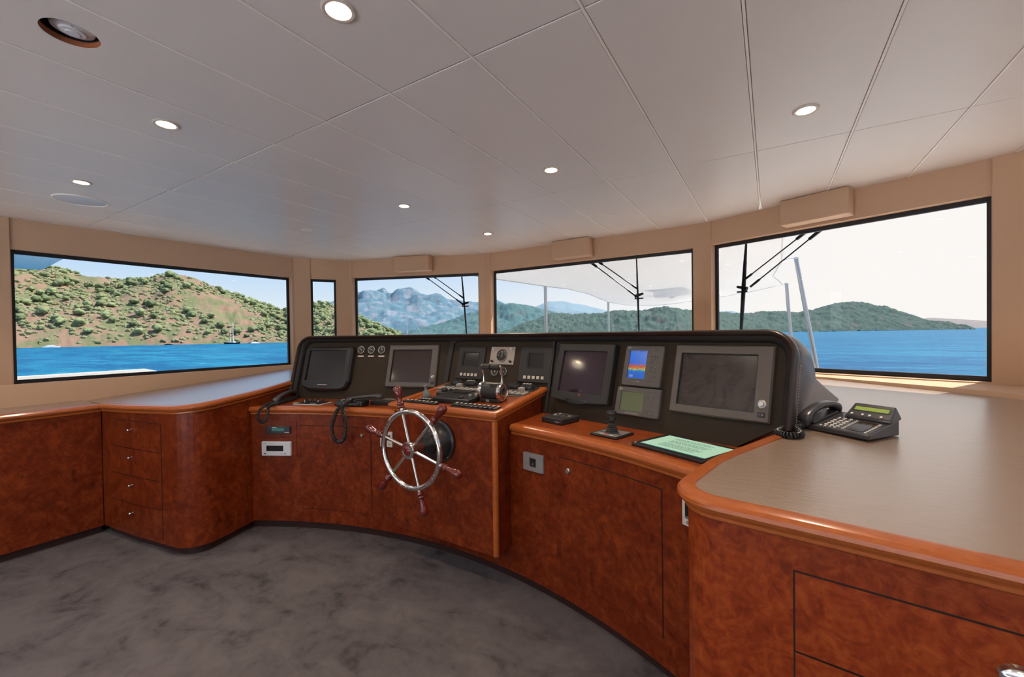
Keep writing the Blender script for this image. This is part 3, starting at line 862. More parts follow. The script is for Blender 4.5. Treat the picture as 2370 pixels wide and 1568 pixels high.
mk('needle', add(BM(), box(-.0012, .0012, -.01, r*.66, .0068, .008), Rz(5)), 'mark', t)
for sx, sy, kind in ((-1, 1, 0), (1, 1, 0), (-1, -1, 1), (1, -1, 1)):
    x, y = sx*(hw-.025), sy*(hh-.020)
    if kind: mk('knob', add(BM(), cyl(.009, .003, .024, 14, .007, .002), Tr(x, y, 0)), 'blk_gloss', t, smooth=30)
    else: mk('toggle', add(BM(), lathe([(.009, .003), (.008, .008), (.004, .008), (.003, .022), (.005, .026), (0, .028)], 12), Tr(x, y, 0)), 'chrome', t, smooth=True)
for sx in (-1, 1):
    for sy in (-1, 1): mk('screw', add(BM(), cyl(.0035, .003, .0055, 10), Tr(sx*(hw-.006), sy*(hh-.006), 0)), 'chrome', t)
gauge(PC_ @ Tr(.436, .252, 0), .030, 'small round chrome-rimmed gauge below the rudder plate, nearer the port alarm panel', 'pair of round gauges behind the throttle levers', 20)
gauge(PC_ @ Tr(.510, .254, 0), .030, 'small round chrome-rimmed gauge below the rudder plate, nearer the violet-screened monitor', 'pair of round gauges behind the throttle levers', 60)

# violet screened monitor
m, hw, hh = inst(PR_, .054, .470, .10, .445)
t = thing('monitor', 'thick matte black monitor with a violet-tinted screen and small red lettering', 'monitor', m)
px = [(-hw, -hh), (-hw*.5, -hh-.010), (0, -hh-.014), (hw*.5, -hh-.010), (hw, -hh), (hw, 0), (hw, hh), (0, hh), (-hw, hh), (-hw, 0)]
fine = []
for i in range(len(px)):
    a, b2 = px[i], px[(i+1) % len(px)]
    for k in range(4): fine.append((a[0]+(b2[0]-a[0])*k/4, a[1]+(b2[1]-a[1])*k/4))
mk('case', bezel(hw, hh, (-hw+.046, hw-.044, -hh+.048, hh-.042), 0, .050, poly=fine, bev=.006), 'blk_matte', t)
mk('screen', box(-hw+.044, hw-.042, -hh+.046, hh-.040, 0, .040), 'scr_purple', t)
mk('lettering', add(BM(), text('elo', .012), Tr(.012, -hh+.036, .0505)), 'markred', t)
mk('control_strip', add(BM(), lathe([(0, 0), (.085, 0), (.080, .004), (0, .006)], 30), Tr(-.01, -hh+.002, .046) @ Matrix.Diagonal((1, .26, 1, 1))), 'blk_gloss', t, smooth=True)

# echo sounder and navigator
def navunit(m, hw, hh, scr, lab, name, smat):
    t = thing(name, lab, 'display', m)
    mk('case', bezel(hw, hh, scr, 0, .026, .012, .005), 'grey', t)
    mk('screen', box(scr[0]-.001, scr[1]+.001, scr[2]-.001, scr[3]+.001, 0, .020), smat, t)
    mk('logo', add(BM(), text('JRC', .0125), Tr(-hw+.026, hh-.014, .0263)), 'mark', t)
    return t
def okey(t, x, y, rx=.0062, ry=.0048):
    b = lathe([(1, 0), (1, .25), (.72, .35), (.66, .2), (.4, .3), (0, .35)], 16); b.transform(Matrix.Diagonal((rx, ry, .006, 1)))
    b.transform(Tr(x, y, .0258)); mk('key', b, ['blk_gloss'], t, smooth=30)
    b = cyl(1, 0, 1, 12); b.transform(Tr(x, y, .0262) @ Matrix.Diagonal((rx*.55, ry*.5, .0016, 1))); mk('key_cap', b, 'markdim', t)
m, hw, hh = inst(PR_, .526, .755, .223, .447)
mm_, nt, out = new_mat('echo_sounder_picture')
tc = N(nt, 'ShaderNodeTexCoord'); sx = N(nt, 'ShaderNodeSeparateXYZ'); nt.links.new(tc.outputs['Object'], sx.inputs[0])
nz = noise_tex(nt, coords(nt, (1, .35, 1)), 160, 3, .7)
ml = N(nt, 'ShaderNodeMath', operation='MULTIPLY_ADD'); ml.inputs[1].default_value = .052; nt.links.new(nz, ml.inputs[0]); nt.links.new(sx.outputs[1], ml.inputs[2])
mr = N(nt, 'ShaderNodeMapRange'); mr.inputs[1].default_value = -.075+.022; mr.inputs[2].default_value = .085+.022; nt.links.new(ml.outputs[0], mr.inputs[0])
cc = ramp(nt, mr.outputs[0], [(0, (.005, .10, .50)), (.30, (.005, .11, .52)), (.34, (.02, .33, .30)), (.385, (.45, .38, .08)), (.43, (.50, .12, .02)), (.50, (.42, .05, .015)), (.545, (.005, .11, .55)), (1, (.01, .13, .60))])
p = principled(nt, out, (.01, .01, .01), .2); nt.links.new(cc, p.inputs['Emission Color']); p.inputs['Emission Strength'].default_value = .75
M['sonar'] = mm_
t = navunit(m, hw, hh, (-hw+.029, hw-.094, -hh+.041, hh-.027), 'upright grey echo sounder showing a bright blue and red depth picture', 'echo_sounder', 'sonar')
mk('depth_digits', add(BM(), text('100', .017), Tr(-hw+.050, -hh+.055, .0206)), 'mark', t)
b = BM()
for k in range(9): add(b, box(-hw+.036+k*.0105, -hw+.043+k*.0105, hh-.036, hh-.032, .020, .0206))
mk('status_line', b, 'markdim', t)
mk('model_mark', add(add(BM(), box(-.058, -.028, -hh+.0235, -hh+.0245, .026, .0263)), text('PRO', .010), Tr(-.012, -hh+.024, .0262)), 'markdim', t)
for x, y in ((.052, .088), (.078, .088), (.064, .070), (.045, .055), (.064, .055), (.083, .053), (.064, .040), (.052, .024), (.076, .022), (.052, -.005), (.077, -.006), (.052, -.027), (.076, -.028), (.077, -.058), (.053, -.076), (.076, -.077)):
    okey(t, x, y)
m, hw, hh = inst(PR_, .508, .768, .064, .216)
t = navunit(m, hw, hh, (-hw+.030, hw-.094, -hh+.024, hh-.026), 'squat grey navigator with a faintly glowing olive green screen, mounted directly below the echo sounder', 'navigator', 'lcd_green')
mk('name_strip', box(-.062, .018, -hh+.010, -hh+.014, .026, .0263), 'markdim', t)
for x, y in ((.066, .056), (.092, .056), (.054, .040), (.079, .034), (.064, .024), (.092, .024), (.079, .010), (.062, -.040), (.078, -.040), (.094, -.040), (.066, -.056), (.090, -.058)):
    okey(t, x, y, .005, .004)

# ================================================================== steering wheel
HX, HY, HZ = -1.649, 1.636, .785
m = Tr(HX, HY, HZ) @ Rx(90)          # local z points to -Y (towards the helmsman)
w = thing('steering_wheel', 'six-handled ship steering wheel of polished steel with varnished wooden grips', 'steering wheel', m)
rr = .205
mk('rim', tube([(rr*math.cos(2*PI*i/72), rr*math.sin(2*PI*i/72), 0) for i in range(72)], .0145, 14, True), 'chrome', w, smooth=True)
b = BM()
for k in range(6):
    for j in (-11, -5, 5, 11):
        a = R_(48+60*k+30+j); add(b, cyl(.0035, .0125, .0155, 8), Tr(rr*math.cos(a), rr*math.sin(a), 0))
mk('rivet', b, 'steel', w)
mk('hub', lathe([(.0, -.03), (.038, -.03), (.040, -.012), (.046, .004), (.046, .022), (.042, .027), (.030, .028), (.028, .025)], 32), 'chrome', w, smooth=30)
mk('hub_cap', lathe([(.029, .020), (.029, .026), (.022, .031), (0, .033)], 28), 'wheelwood', w, smooth=True)
mk('shaft', lathe([(.0, -.03), (.034, -.03), (.030, -.06), (.027, -.11), (.030, -.15), (0, -.15)], 28), 'chrome', w, smooth=30)
mk('boot', lathe([(.0, -.09), (.045, -.095), (.060, -.12), (.060, -.15), (.085, -.165), (.105, -.19), (.112, -.205), (.125, -.210), (.125, -.224), (0, -.224)], 40), 'blk_gloss', w, smooth=30)
b = BM()
for k in range(6):
    a = R_(15+60*k); add(b, cyl(.005, -.211, -.206, 10), Tr(.116*math.cos(a), .116*math.sin(a), 0))
mk('bolt', b, 'steel', w)
hp_ = [(0, .228), (.017, .228), (.020, .234), (.017, .240), (.0135, .243), (.020, .249), (.020, .255), (.013, .261), (.0135, .272), (.0185, .292), (.0235, .314), (.0245, .328), (.021, .343), (.012, .351), (0, .353)]
for k in range(6):
    A = Rz(48+60*k-2) @ Ry(90)
    b = cyl(.0085, .035, .205, 14); b.transform(A); s_ = mk('spoke', b, 'chrome', w, smooth=30)
    b = lathe([(0, .212), (.012, .212), (.0125, .222), (.010, .232), (0, .232)], 16); b.transform(A); mk('ferrule', b, 'chrome', w, smooth=30)
    b = lathe(hp_, 20); b.transform(A); mk('grip', b, 'wheelwood', w, smooth=50)

# ================================================================== things on the pedestal top (local x = starboard, y = up the slope)
al = math.atan(.118)
PED = Tr(-1.64, 1.86, zP(0, 1.86)-.002) @ Matrix.Rotation(al, 4, 'X')
def keystrip(x0, x1, y0, y1, n, lab, tip=True):
    t = thing('push_button_strip', lab, 'button strip', PED @ Tr((x0+x1)/2+1.64, (y0+y1)/2-1.86, 0), 'black push-button strips on the pedestal')
    hw, hh = (x1-x0)/2, (y1-y0)/2
    mk('base', box(-hw, hw, -hh, hh, 0, .007, .002, 1), 'black', t)
    p_ = 2*hw/n
    for k in range(n):
        x = -hw+p_*(k+.5)
        kb = BM(); add(kb, box(x-p_*.42, x+p_*.42, -hh+.005, hh-.005, .006, .016, .003, 2))
        kb.transform(Tr(0, 0, 0)); kk = mk('key', kb, 'blk_gloss', t)
        if tip: mk('key_label', box(x-p_*.28, x+p_*.28, hh-.020, hh-.008, .016, .0164), 'cream', kk)
    return t
keystrip(-1.966, -1.703, 1.886, 1.938, 8, 'black push-button strip with pale key tips along the front edge, behind the upper wheel grip')
keystrip(-1.594, -1.270, 1.905, 1.965, 10, 'longer black push-button strip along the front edge, next to the throttle')
keystrip(-1.900, -1.80, 1.958, 1.985, 4, 'shortest black push-button strip, in front of the pale grey bottle-shaped stick')
# flat controller with a screen
t = thing('autopilot_controller', 'flat glossy black controller with a tilted dark screen, lying in the middle of the pedestal', 'controller', PED @ Tr(-1.635+1.64, 2.075-1.86, 0) @ Rz(0))
mk('case', box(-.150, .135, -.115, .110, .0, .032, .006, 2), 'blk_gloss', t)
mk('screen', add(BM(), box(-.085, .035, -.005, .085, .030, .0345, .001, 1), Rx(2)), 'blk_gloss', t)
mk('screen_glass', box(-.080, .030, .0, .080, .034, .0356), 'lcd_dim', t)
for i in range(3):
    for j in range(3): mk('key', box(.055+i*.022, .071+i*.022, -.04+j*.03, -.022+j*.03, .031, .0355, .0015, 1), 'markdim' if (i+j) % 2 else 'blk_matte', t)
mk('dial_knob', add(BM(), cyl(.014, .031, .043, 18, .012, .002), Tr(.055, -.08, 0)), 'blk_gloss', t, smooth=30)
t = thing('joystick', 'pale grey bottle-shaped joystick at the port side of the pedestal', 'joystick', PED @ Tr(-1.893+1.64, 2.03-1.86, 0))
mk('stick', lathe([(0, 0), (.024, 0), (.026, .012), (.025, .03), (.019, .045), (.011, .052), (.009, .060), (.011, .074), (.014, .078), (.014, .084), (0, .086)], 24), 'grey_rub', t, smooth=True)
mk('base_ring', lathe([(.026, 0), (.034, 0), (.034, .005), (.026, .006)], 24, True), 'black', t, smooth=30)
t = thing('spotlight_control', 'small black ribbed control box with a round knob, beside the pale grey joystick', 'control box', PED @ Tr(-1.80+1.64, 2.115-1.86, 0))
mk('case', box(-.055, .050, -.038, .042, 0, .030, .006, 2), 'blk_matte', t)
mk('knob', add(BM(), lathe([(0, 0), (.02, 0), (.021, .012), (.016, .022), (0, .024)], 20), Tr(-.01, 0, .029)), 'blk_gloss', t, smooth=30)
mk('knob', add(BM(), cyl(.012, .029, .046, 18, .010, .002), Tr(.03, .01, 0)), 'blk_gloss', t, smooth=30)
# rear key fields
def keyfield(x0, x1, y0, y1, nx, lab, rises, grp='pale key fields at the back of the pedestal'):
    t = thing('alarm_keypad', lab, 'keypad', PED @ Tr((x0+x1)/2+1.64, (y0+y1)/2-1.86, 0), grp)
    hw, hh = (x1-x0)/2, (y1-y0)/2
    mk('base_plate', box(-hw, hw, -hh, hh, 0, .010, .002, 1), 'blk_matte', t)
    mk('front_strip', box(-hw, hw, -hh-.006, -hh, 0, .007), 'ms', t)
    p_ = 2*hw/nx
    for i in range(nx):
        for j in range(2):
            x = -hw+p_*(i+.5); y = -hh+.020+j*.036
            kk = mk('key', box(x-p_*.38, x+p_*.38, y-.013, y+.013, .009, .019, .003, 2), 'key', t)
    for x in rises:
        mk('guard_cover', box(x-.019, x+.019, -hh+.050, -hh+.082, .010, .042, .004, 2), 'key', t)
    return t
keyfield(-1.975, -1.535, 2.215, 2.295, 11, 'wide field of pale square keys along the back of the pedestal, port of the throttle', (-.065, .13))
keyfield(-1.455+.03, -1.272, 2.215, 2.295, 4, 'narrow field of pale square keys at the back of the pedestal, starboard of the throttle', (.02,))
def backunit(x, lab, hw, pods):
    t = thing('light_switch_bank', lab, 'switch bank', PED @ Tr(x+1.64, 2.360-1.86, 0), 'low black switch banks against the dash')
    mk('base', box(-hw, hw, -.047, .050, 0, .016, .004, 1), 'blk_matte', t)
    for px_, mt in pods:
        mk('pod', add(BM(), lathe([(0, 0), (.042, 0), (.044, .012), (.036, .028), (.02, .034), (0, .035)], 24), Tr(px_, 0, .012) @ Matrix.Diagonal((1.15, .8, 1, 1))), 'blk_gloss', t, smooth=True)
        for q in (-.022, 0, .022): mk('key', box(px_+q-.007, px_+q+.007, -.012, .012, .044, .050, .002, 1), mt, t)
backunit(-1.78, 'low black switch bank with three rounded pods, against the dash port of the throttle', .215, ((-.13, 'blk_matte'), (.0, 'key'), (.13, 'blk_matte')))
backunit(-1.385, 'low black switch bank with two rounded pods, against the dash starboard of the throttle', .115, ((-.05, 'blk_matte'), (.055, 'key')))

# throttle
t = thing('throttle', 'twin-lever engine throttle with a black drum and chrome end rings', 'throttle', PED @ Tr(-1.418+1.64, 2.095-1.86, 0))
mk('base', box(-.072, .072, -.045, .045, 0, .022, .005, 2), 'blk_matte', t)
mk('drum', add(BM(), cyl(.049, -.060, .055, 40), Tr(0, 0, .058) @ Ry(90)), 'blk_matte', t, smooth=30)
for sx in (-1, 1):
    b = lathe([(.028, .054), (.052, .054), (.057, .060), (.057, .074), (.050, .080), (.042, .080), (.040, .074), (.030, .074)], 40, True); b.transform(Tr(0, 0, .058) @ Ry(90*sx)); er = mk('end_ring', b, 'chrome', t, smooth=30)
    b = lathe([(0, .060), (.040, .060), (.036, .072), (.030, .076), (.022, .074), (.020, .070), (0, .070)], 30); b.transform(Tr(0, 0, .058) @ Ry(90*sx)); mk('end_cap', b, 'blk_gloss', t, smooth=30)
    b = lathe([(.022, .073), (.030, .073), (.030, .079), (.022, .079)], 30, True); b.transform(Tr(0, 0, .058) @ Ry(90*sx)); mk('cap_ring', b, 'chrome', t, smooth=30)
    x = .066*sx
    b = tube([(x, .01, .100), (x*1.0, .014, .15), (x*1.02, .012, .19), (x*1.0, .006, .206), (x*.9, .002, .212)], [.009, .0075, .0075, .010, .010], 12); lv = mk('lever', b, 'chrome', t, smooth=True)
    b = cyl(.0185, .003, .060, 24, .0185, .003); b.transform(Tr(0, .002, .205) @ Ry(90*sx)); mk('handgrip', b, 'blk_matte', lv, smooth=30)
mk('maker_plate', add(BM(), box(-.022, .0, -.0456, -.0450, .004, .018)), 'markdim', t)
mk('indicator_row', add(BM(), box(-.045, .045, -.012, .012, .1055, .1085, .001, 1)), 'markdim', t)

# ================================================================== shelf, port side
Zs = .8905
def coil(path, r=.009, wire=.0032, pitch=.0085, seg=6):
    P = [Vector(p) for p in path]
    # resample with catmull-rom
    Q = []
    for i in range(len(P)-1):
        p0 = P[max(i-1, 0)]; p1 = P[i]; p2 = P[i+1]; p3 = P[min(i+2, len(P)-1)]
        for k in range(12):
            t_ = k/12; Q.append(.5*((2*p1)+(-p0+p2)*t_+(2*p0-5*p1+4*p2-p3)*t_*t_+(-p0+3*p1-3*p2+p3)*t_**3))
    Q.append(P[-1])
    L = [0]
    for a, b_ in zip(Q, Q[1:]): L.append(L[-1]+(b_-a).length)
    n = int(L[-1]/pitch*9); pts = []; j = 0; ref = Vector((0, 0, 1)) if abs((Q[1]-Q[0]).normalized().z) < .8 else Vector((1, 0, 0))
    a = None
    for i in range(n+1):
        s = L[-1]*i/n
        while j < len(L)-2 and s > L[j+1]: j += 1
        f = (s-L[j])/(L[j+1]-L[j]+1e-9); c = Q[j].lerp(Q[j+1], f); tt = (Q[j+1]-Q[j]).normalized()
        if a is None: a = tt.cross(ref).normalized()
        a = (a-tt*a.dot(tt)).normalized(); b_ = tt.cross(a); ph = 2*PI*s/pitch
        pts.append(c+a*r*math.cos(ph)+b_*r*math.sin(ph))
    return tube(pts, wire, seg)
def handset_mesh(L, w, h, arch=.03):
    """telephone handset lying along x, arched"""
    bm = BM(); rings = []
    n = 22
    for i in range(n+1):
        s = i/n; x = -L/2+L*s; e = abs(2*s-1)
        zc = h*.55+arch*(1-e*e); hw_ = w/2*(.72+.28*e**3); th = h*(.42+.38*max(0, e-.55)/.45)
        endk = 1-max(0, e-.93)/.07*.35
        ring = []
        for k in range(14):
            a = 2*PI*k/14; cx = math.cos(a); sz = math.sin(a)
            ring.append(bm.verts.new((x, hw_*endk*math.copysign(abs(cx)**.7, cx), zc+th/2*endk*math.copysign(abs(sz)**.7, sz)-(.0 if e < .6 else (e-.6)*h*.5))))
        rings.append(ring)
    for A, B in zip(rings, rings[1:]):
        for k in range(14): bm.faces.new((A[k], A[(k+1) % 14], B[(k+1) % 14], B[k]))
    bm.faces.new(rings[0][::-1]); bm.faces.new(rings[-1])
    bmesh.ops.recalc_face_normals(bm, faces=bm.faces[:]); return bm
# handset against the port desk side
ang = math.degrees(math.atan2(2.06-1.70, -3.36+3.14))
t = thing('telephone_handset', 'black telephone handset in its cradle on the shelf, leaning against the port desk side', 'telephone', Tr(-3.235, 1.865, Zs) @ Rz(ang))
mk('cradle', box(-.16, .15, -.038, .038, 0, .026, .008, 2), 'blk_matte', t)
b = handset_mesh(.30, .060, .048, .012); b.transform(Tr(.03, 0, .028) @ Ry(-6)); mk('handpiece', b, 'phone', t, smooth=60)
b = coil([(-3.135, 1.72, .915), (-3.10, 1.660, .912), (-3.098, 1.615, .880), (-3.108, 1.605, .835), (-3.085, 1.615, .798), (-3.052, 1.632, .808), (-3.040, 1.640, .860), (-3.047, 1.650, .905), (-3.09, 1.72, .910)], .0085, .0032, .0085); wmk('coiled_cord', b, 'blk_gloss', t, smooth=True)
# toggle switch plate
t = thing('switch_plate', 'pale-edged plate of black knobs and toggles on the shelf below the glossy black monitor', 'switch plate', Tr(-2.972, 1.938, Zs) @ Rz(16.3))
mk('plate', box(-.118, .118, -.072, .072, 0, .006, .002, 1), 'white', t)
mk('plate_face', box(-.112, .112, -.066, .066, .006, .0072), 'black', t)
for i in range(4): mk('knob', add(BM(), lathe([(0, 0), (.016, 0), (.016, .006), (.010, .009), (.0085, .026), (0, .028)], 16), Tr(-.072+.048*i, .022, .007)), 'blk_gloss', t, smooth=30)
for i in (-1, 1):
    mk('legend', box(-.04+.075*i-.022, -.04+.075*i+.022, -.048, -.024, .0072, .0078), 'cream', t)
    mk('toggle', add(BM(), tube([(-.005+.06*i, -.008, .006), (-.005+.06*i, -.004, .026)], [.004, .005], 10)), 'chrome', t, smooth=True)
for i in range(3): mk('knob', add(BM(), cyl(.009, .007, .018, 14, .008, .001), Tr(.0+.035*i, -.035, 0)), 'blk_gloss', t, smooth=30)
# second handset, resting across its keypad cradle
t = thing('radio_handset', 'black radio handset resting askew across a keypad, its coiled cord looping down the console front', 'radio handset', Tr(-2.60, 2.02, Zs) @ Rz(18))
mk('keypad_base', box(-.125, .10, -.055, .050, 0, .040, .010, 2), 'blk_gloss', t)
for i in range(5): mk('key', box(-.10+.035*i, -.083+.035*i, .0, .016, .039, .043, .002, 1), 'key', t)
for i in range(4): mk('key', box(-.09+.035*i, -.073+.035*i, -.03, -.014, .039, .043, .002, 1), 'markdim', t)
b = handset_mesh(.27, .062, .052, .006); b.transform(Tr(.09, .0, .034) @ Rz(10) @ Ry(-6)); mk('handpiece', b, 'phone', t, smooth=60)
b = coil([(-2.64, 2.00, .935), (-2.57, 1.93, .925), (-2.530, 1.855, .918), (-2.556, 1.834, .86), (-2.585, 1.825, .77), (-2.576, 1.832, .70), (-2.535, 1.842, .672), (-2.492, 1.853, .700), (-2.477, 1.853, .785), (-2.492, 1.848, .875), (-2.515, 1.862, .915), (-2.54, 1.93, .935), (-2.57, 1.97, .940)], .0105, .0036, .0092); wmk('coiled_cord', b, 'blk_gloss', t, smooth=True)
t = thing('control_box', 'flat dark grey box with a faint keypad, wedged on the shelf against the pedestal', 'control box', Tr(-2.41, 2.20, Zs) @ Rz(12))
mk('case', box(-.13, .085, -.075, .095, 0, .030, .005, 2), 'blk_matte', t)
mk('keypad', box(-.07, .03, -.02, .05, .030, .032, .001, 1), 'grey', t)
for i in range(3): mk('key', box(-.06+.03*i, -.042+.03*i, .005, .02, .032, .034), 'markdim', t)

# ================================================================== shelf, starboard side
t = thing('remote_control', 'small dark grey remote keypad with chamfered front, on the shelf below the violet monitor', 'remote', Tr(-1.035, 2.205, Zs) @ Rz(-16.3))
mk('case', prism(rrect(-.077, .077, -.075, .085, .012, 4), 0, .034, .006, 2), 'blk_matte', t)
for i, (x, y) in enumerate(((-.04, .05), (-.012, .055), (.016, .05), (-.05, .022), (-.02, .022), (.010, .022), (-.035, -.005), (-.008, -.008), (.022, -.005), (.048, .03), (.052, .0))):
    b = lathe([(0, 0), (.0095, 0), (.009, .003), (0, .004)], 14); b.transform(Tr(x, y, .033)); mk('key', b, 'grey' if i % 3 else 'markdim', t, smooth=True)
mk('marking', box(.03, .06, -.0755, -.0750, .014, .017), 'mark', t)
t = thing('bow_thruster_joystick', 'black bellows joystick rising from a square plate, on the starboard shelf', 'joystick', Tr(-.676, 2.045, Zs) @ Rz(-16.3))
mk('plate', box(-.078, .078, -.078, .078, 0, .010, .003, 1), 'blk_gloss', t)
mk('plate_face', box(-.066, .066, -.066, .066, .010, .0108), 'ms', t)
for x, y, mt in ((-.045, -.02, 'teal'), (-.03, -.048, 'mark'), (.0, -.052, 'markred'), (.03, -.05, 'mark'), (.05, -.015, 'ink')): mk('legend', box(x-.009, x+.009, y-.006, y+.006, .0108, .0113), mt, t)
pr_ = [(0, .010), (.034, .010)]
for k in range(5):
    z = .014+.009*k; r = .033-.0028*k; pr_ += [(r, z), (r-.006, z+.0045)]
pr_ += [(.015, .060), (0, .062)]
mk('bellows', lathe(pr_, 26), 'blk_matte', t, smooth=30)
mk('handle', lathe([(0, .058), (.012, .058), (.014, .066), (.022, .072), (.023, .092), (.021, .094), (.024, .098), (.026, .108), (.022, .117), (.012, .121), (0, .122)], 26), 'blk_gloss', t, smooth=30)
# tablet
m = Tr(-.323, 1.945, Zs) @ Rz(-25)
t = thing('tablet_computer', 'black tablet lying flat, its screen glowing mint green with lines of text', 'tablet', m)
mk('case', prism(rrect(-.178, .178, -.137, .137, .012, 4), 0, .012, .003, 2), 'blk_gloss', t)
mk('screen', box(-.150, .158, -.100, .110, .012, .0128), 'tablet', t)
b = BM()
random.seed(3)
for r_ in range(15):
    y = .080-r_*.0105; x = -.085
    if r_ in (3, 8): continue
    while x < .11-.04*random.random():
        l = .006+.012*random.random(); add(b, box(x, x+l, y-.0014, y+.0014, .0128, .0131)); x += l+.004
mk('text_line', b, 'ink', t); t.children[-1]
mk('task_bar', box(-.150, .158, -.108, -.100, .0122, .0127), 'teal', t)
mk('maker_mark', box(.0, .055, .120, .124, .012, .0124), 'markdim', t)
mk('button', add(BM(), cyl(.004, .012, .0135, 12), Tr(-.165, -.118, 0)), 'mark', t)
# devices let into the console front
def onarc(a, z, off=.0): 
    p = Vector(fA(a, z, off)); aa = R_(a); n_ = Vector((-math.sin(aa), -math.cos(aa), 0)); e = Vector((math.cos(aa), -math.sin(aa), 0))
    return frame(p, e, Vector((0, 0, 1)), n_)
aw = lambda a0, a1: 2.995*R_(abs(a1-a0))/2
t = thing('car_radio', 'narrow black radio slotted into the console front above the white thermostat', 'radio', onarc(-26.85, .725, .004))
hw = aw(-28.6, -25.05)
mk('case', box(-hw, hw, -.027, .027, -.002, .010, .002, 1), 'blk_gloss', t)
mk('display', box(-.045, .050, -.006, .014, .010, .011), 'teal', t)
mk('lettering', box(-.042, -.008, .017, .0215, .010, .0104), 'mark', t)
mk('lettering', box(.052, .085, -.018, -.014, .010, .0104), 'mark', t)
t = thing('thermostat', 'white rectangular wall unit with a dark display window, on the console front below the radio', 'thermostat', onarc(-27.0, .592, .004))
hw = aw(-29.1, -24.85)
mk('case', box(-hw, hw, -.052, .052, 0, .022, .006, 2), 'white', t)
mk('display', box(-hw*.66, hw*.5, -.017, .024, .021, .0226, .001, 1), 'lcd_dim', t)
mk('button', box(-hw*.82, -hw*.68, -.038, -.031, .022, .024), 'ink', t); mk('button', box(hw*.58, hw*.66, -.038, -.031, .022, .024), 'ink', t)
mk('lettering', box(-hw*.9, -hw*.65, .036, .039, .022, .0224), 'markdim', t); mk('lettering', box(hw*.25, hw*.5, -.037, -.033, .022, .0224), 'markdim', t)
t = thing('wall_timer', 'small cream control unit with a dark display, half hidden behind the wheel rim', 'control unit', onarc(-10.15, .696, .0))
mk('case', box(-.050, .050, -.052, .052, 0, .018, .004, 2), 'cream', t)
mk('display', box(-.036, .036, -.006, .030, .017, .0192, .001, 1), 'blk_gloss', t)
mk('lettering', box(-.036, -.006, -.016, -.012, .018, .0184), 'ink', t)
for x in (-.025, .0, .025): mk('button', box(x-.006, x+.006, -.038, -.026, .018, .0205, .001, 1), 'markdim', t)
t = thing('socket_plate', 'satin grey socket plate with one dark square opening, on the console front beside the pedestal', 'socket', onarc(11.85, .709, .0))
hw = aw(10.5, 13.2)
mk('cover_plate', bezel(hw, .049, (-.024, .024, -.026, .026), 0, .012, .006, .004), 'ms', t)
mk('socket_insert', box(-.025, .025, -.027, .027, 0, .006), 'black', t)
mk('insert_rim', bezel(0, 0, (-.020, .020, -.021, .021), .004, .011, poly=[(-.0238, -.0258), (.0238, -.0258), (.0238, .0258), (-.0238, .0258)], bev=0), 'steel', t)
mk('plug_pin', add(BM(), cyl(.005, .004, .010, 10), Tr(-.003, -.008, 0)), 'steel', t)
t = thing('wall_control', 'upright cream wall control with a dark window, half hidden behind the chart cabinet corner', 'wall control', onarc(28.95, .730, .0))
mk('case', box(-.030, .045, -.052, .052, 0, .020, .003, 2), 'cream', t)
mk('display', box(-.016, .032, -.014, .036, .019, .0212), 'lcd_dim', t)
mk('slide_switch', box(-.016, .032, -.022, -.015, .019, .0225), 'steel', t)
mk('button', add(BM(), cyl(.006, .019, .022, 14), Tr(-.004, -.036, 0)), 'ms', t)

# ================================================================== desk telephone
def tiltR(x, y): return zR(x, y)
ph = Vector((.297-.098, 1.98-2.127, 0)).normalized(); pa = math.degrees(math.atan2(ph.y, ph.x))
m = Tr(.098, 2.127, zR(.098, 2.127)+.0005) @ Rz(pa)
t = thing('desk_telephone', 'dark grey office telephone with a green strip display, handset and rows of round keys', 'telephone', m)
# wedge base: x 0..0.25, y 0..0.19
def wedge(x0, x1, y0, y1, h0, h1, b=.004):
    bm = BM(); v = [bm.verts.new(c) for c in ((x0, y0, .002), (x1, y0, .002), (x1, y1, .002), (x0, y1, .002), (x0, y0, h0), (x1, y0, h0), (x1, y1, h1), (x0, y1, h1))]
    for f in ((3, 2, 1, 0), (4, 5, 6, 7), (0, 1, 5, 4), (1, 2, 6, 5), (2, 3, 7, 6), (3, 0, 4, 7)): bm.faces.new([v[i] for i in f])
    if b: bmesh.ops.bevel(bm, geom=bm.edges[:], offset=b, segments=2, affect='EDGES', profile=.5)
    return bm
DP = .190
mk('base', wedge(0, .255, 0, DP, .022, .062, .005), 'phone', t)
sl = math.atan2(.040, DP)
S = Tr(0, 0, .022) @ Matrix.Rotation(sl, 4, 'X')       # surface frame: x, y along slope
b = wedge(.105, .262, .125, .205, .0, .0, 0); b.free()
b = BM(); vs = [b.verts.new(c) for c in ((.100, .128, .0), (.262, .128, .0), (.262, .200, .0), (.100, .200, .0), (.104, .132, .012), (.258, .132, .012), (.250, .196, .048), (.112, .196, .048))]
for f in ((3, 2, 1, 0), (4, 5, 6, 7), (0, 1, 5, 4), (1, 2, 6, 5), (2, 3, 7, 6), (3, 0, 4, 7)): b.faces.new([vs[i] for i in f])
bmesh.ops.bevel(b, geom=b.edges[:], offset=.005, segments=2, affect='EDGES', profile=.5); b.transform(S); dh = mk('display_head', b, 'phone', t)
tl = math.atan2(.036, .064); D_ = S @ Tr(.18, .132, .0125) @ Matrix.Rotation(tl, 4, 'X')
b = box(-.056, .058, .034, .052, 0, .0015); b.transform(D_); mk('display', b, emis('green_strip_lcd', (.22, .30, .04), .42, (.2, .25, .06)), dh)
b = box(-.063, .065, .030, .056, -.002, .0008); b.transform(D_); mk('display_surround', b, 'black', dh)
for x in (-.055, -.018, .006, .044):
    b = lathe([(0, 0), (.0052, 0), (.0048, .002), (0, .0026)], 12); b.transform(D_ @ Tr(x, .012, .0005)); mk('key', b, 'mark', t)
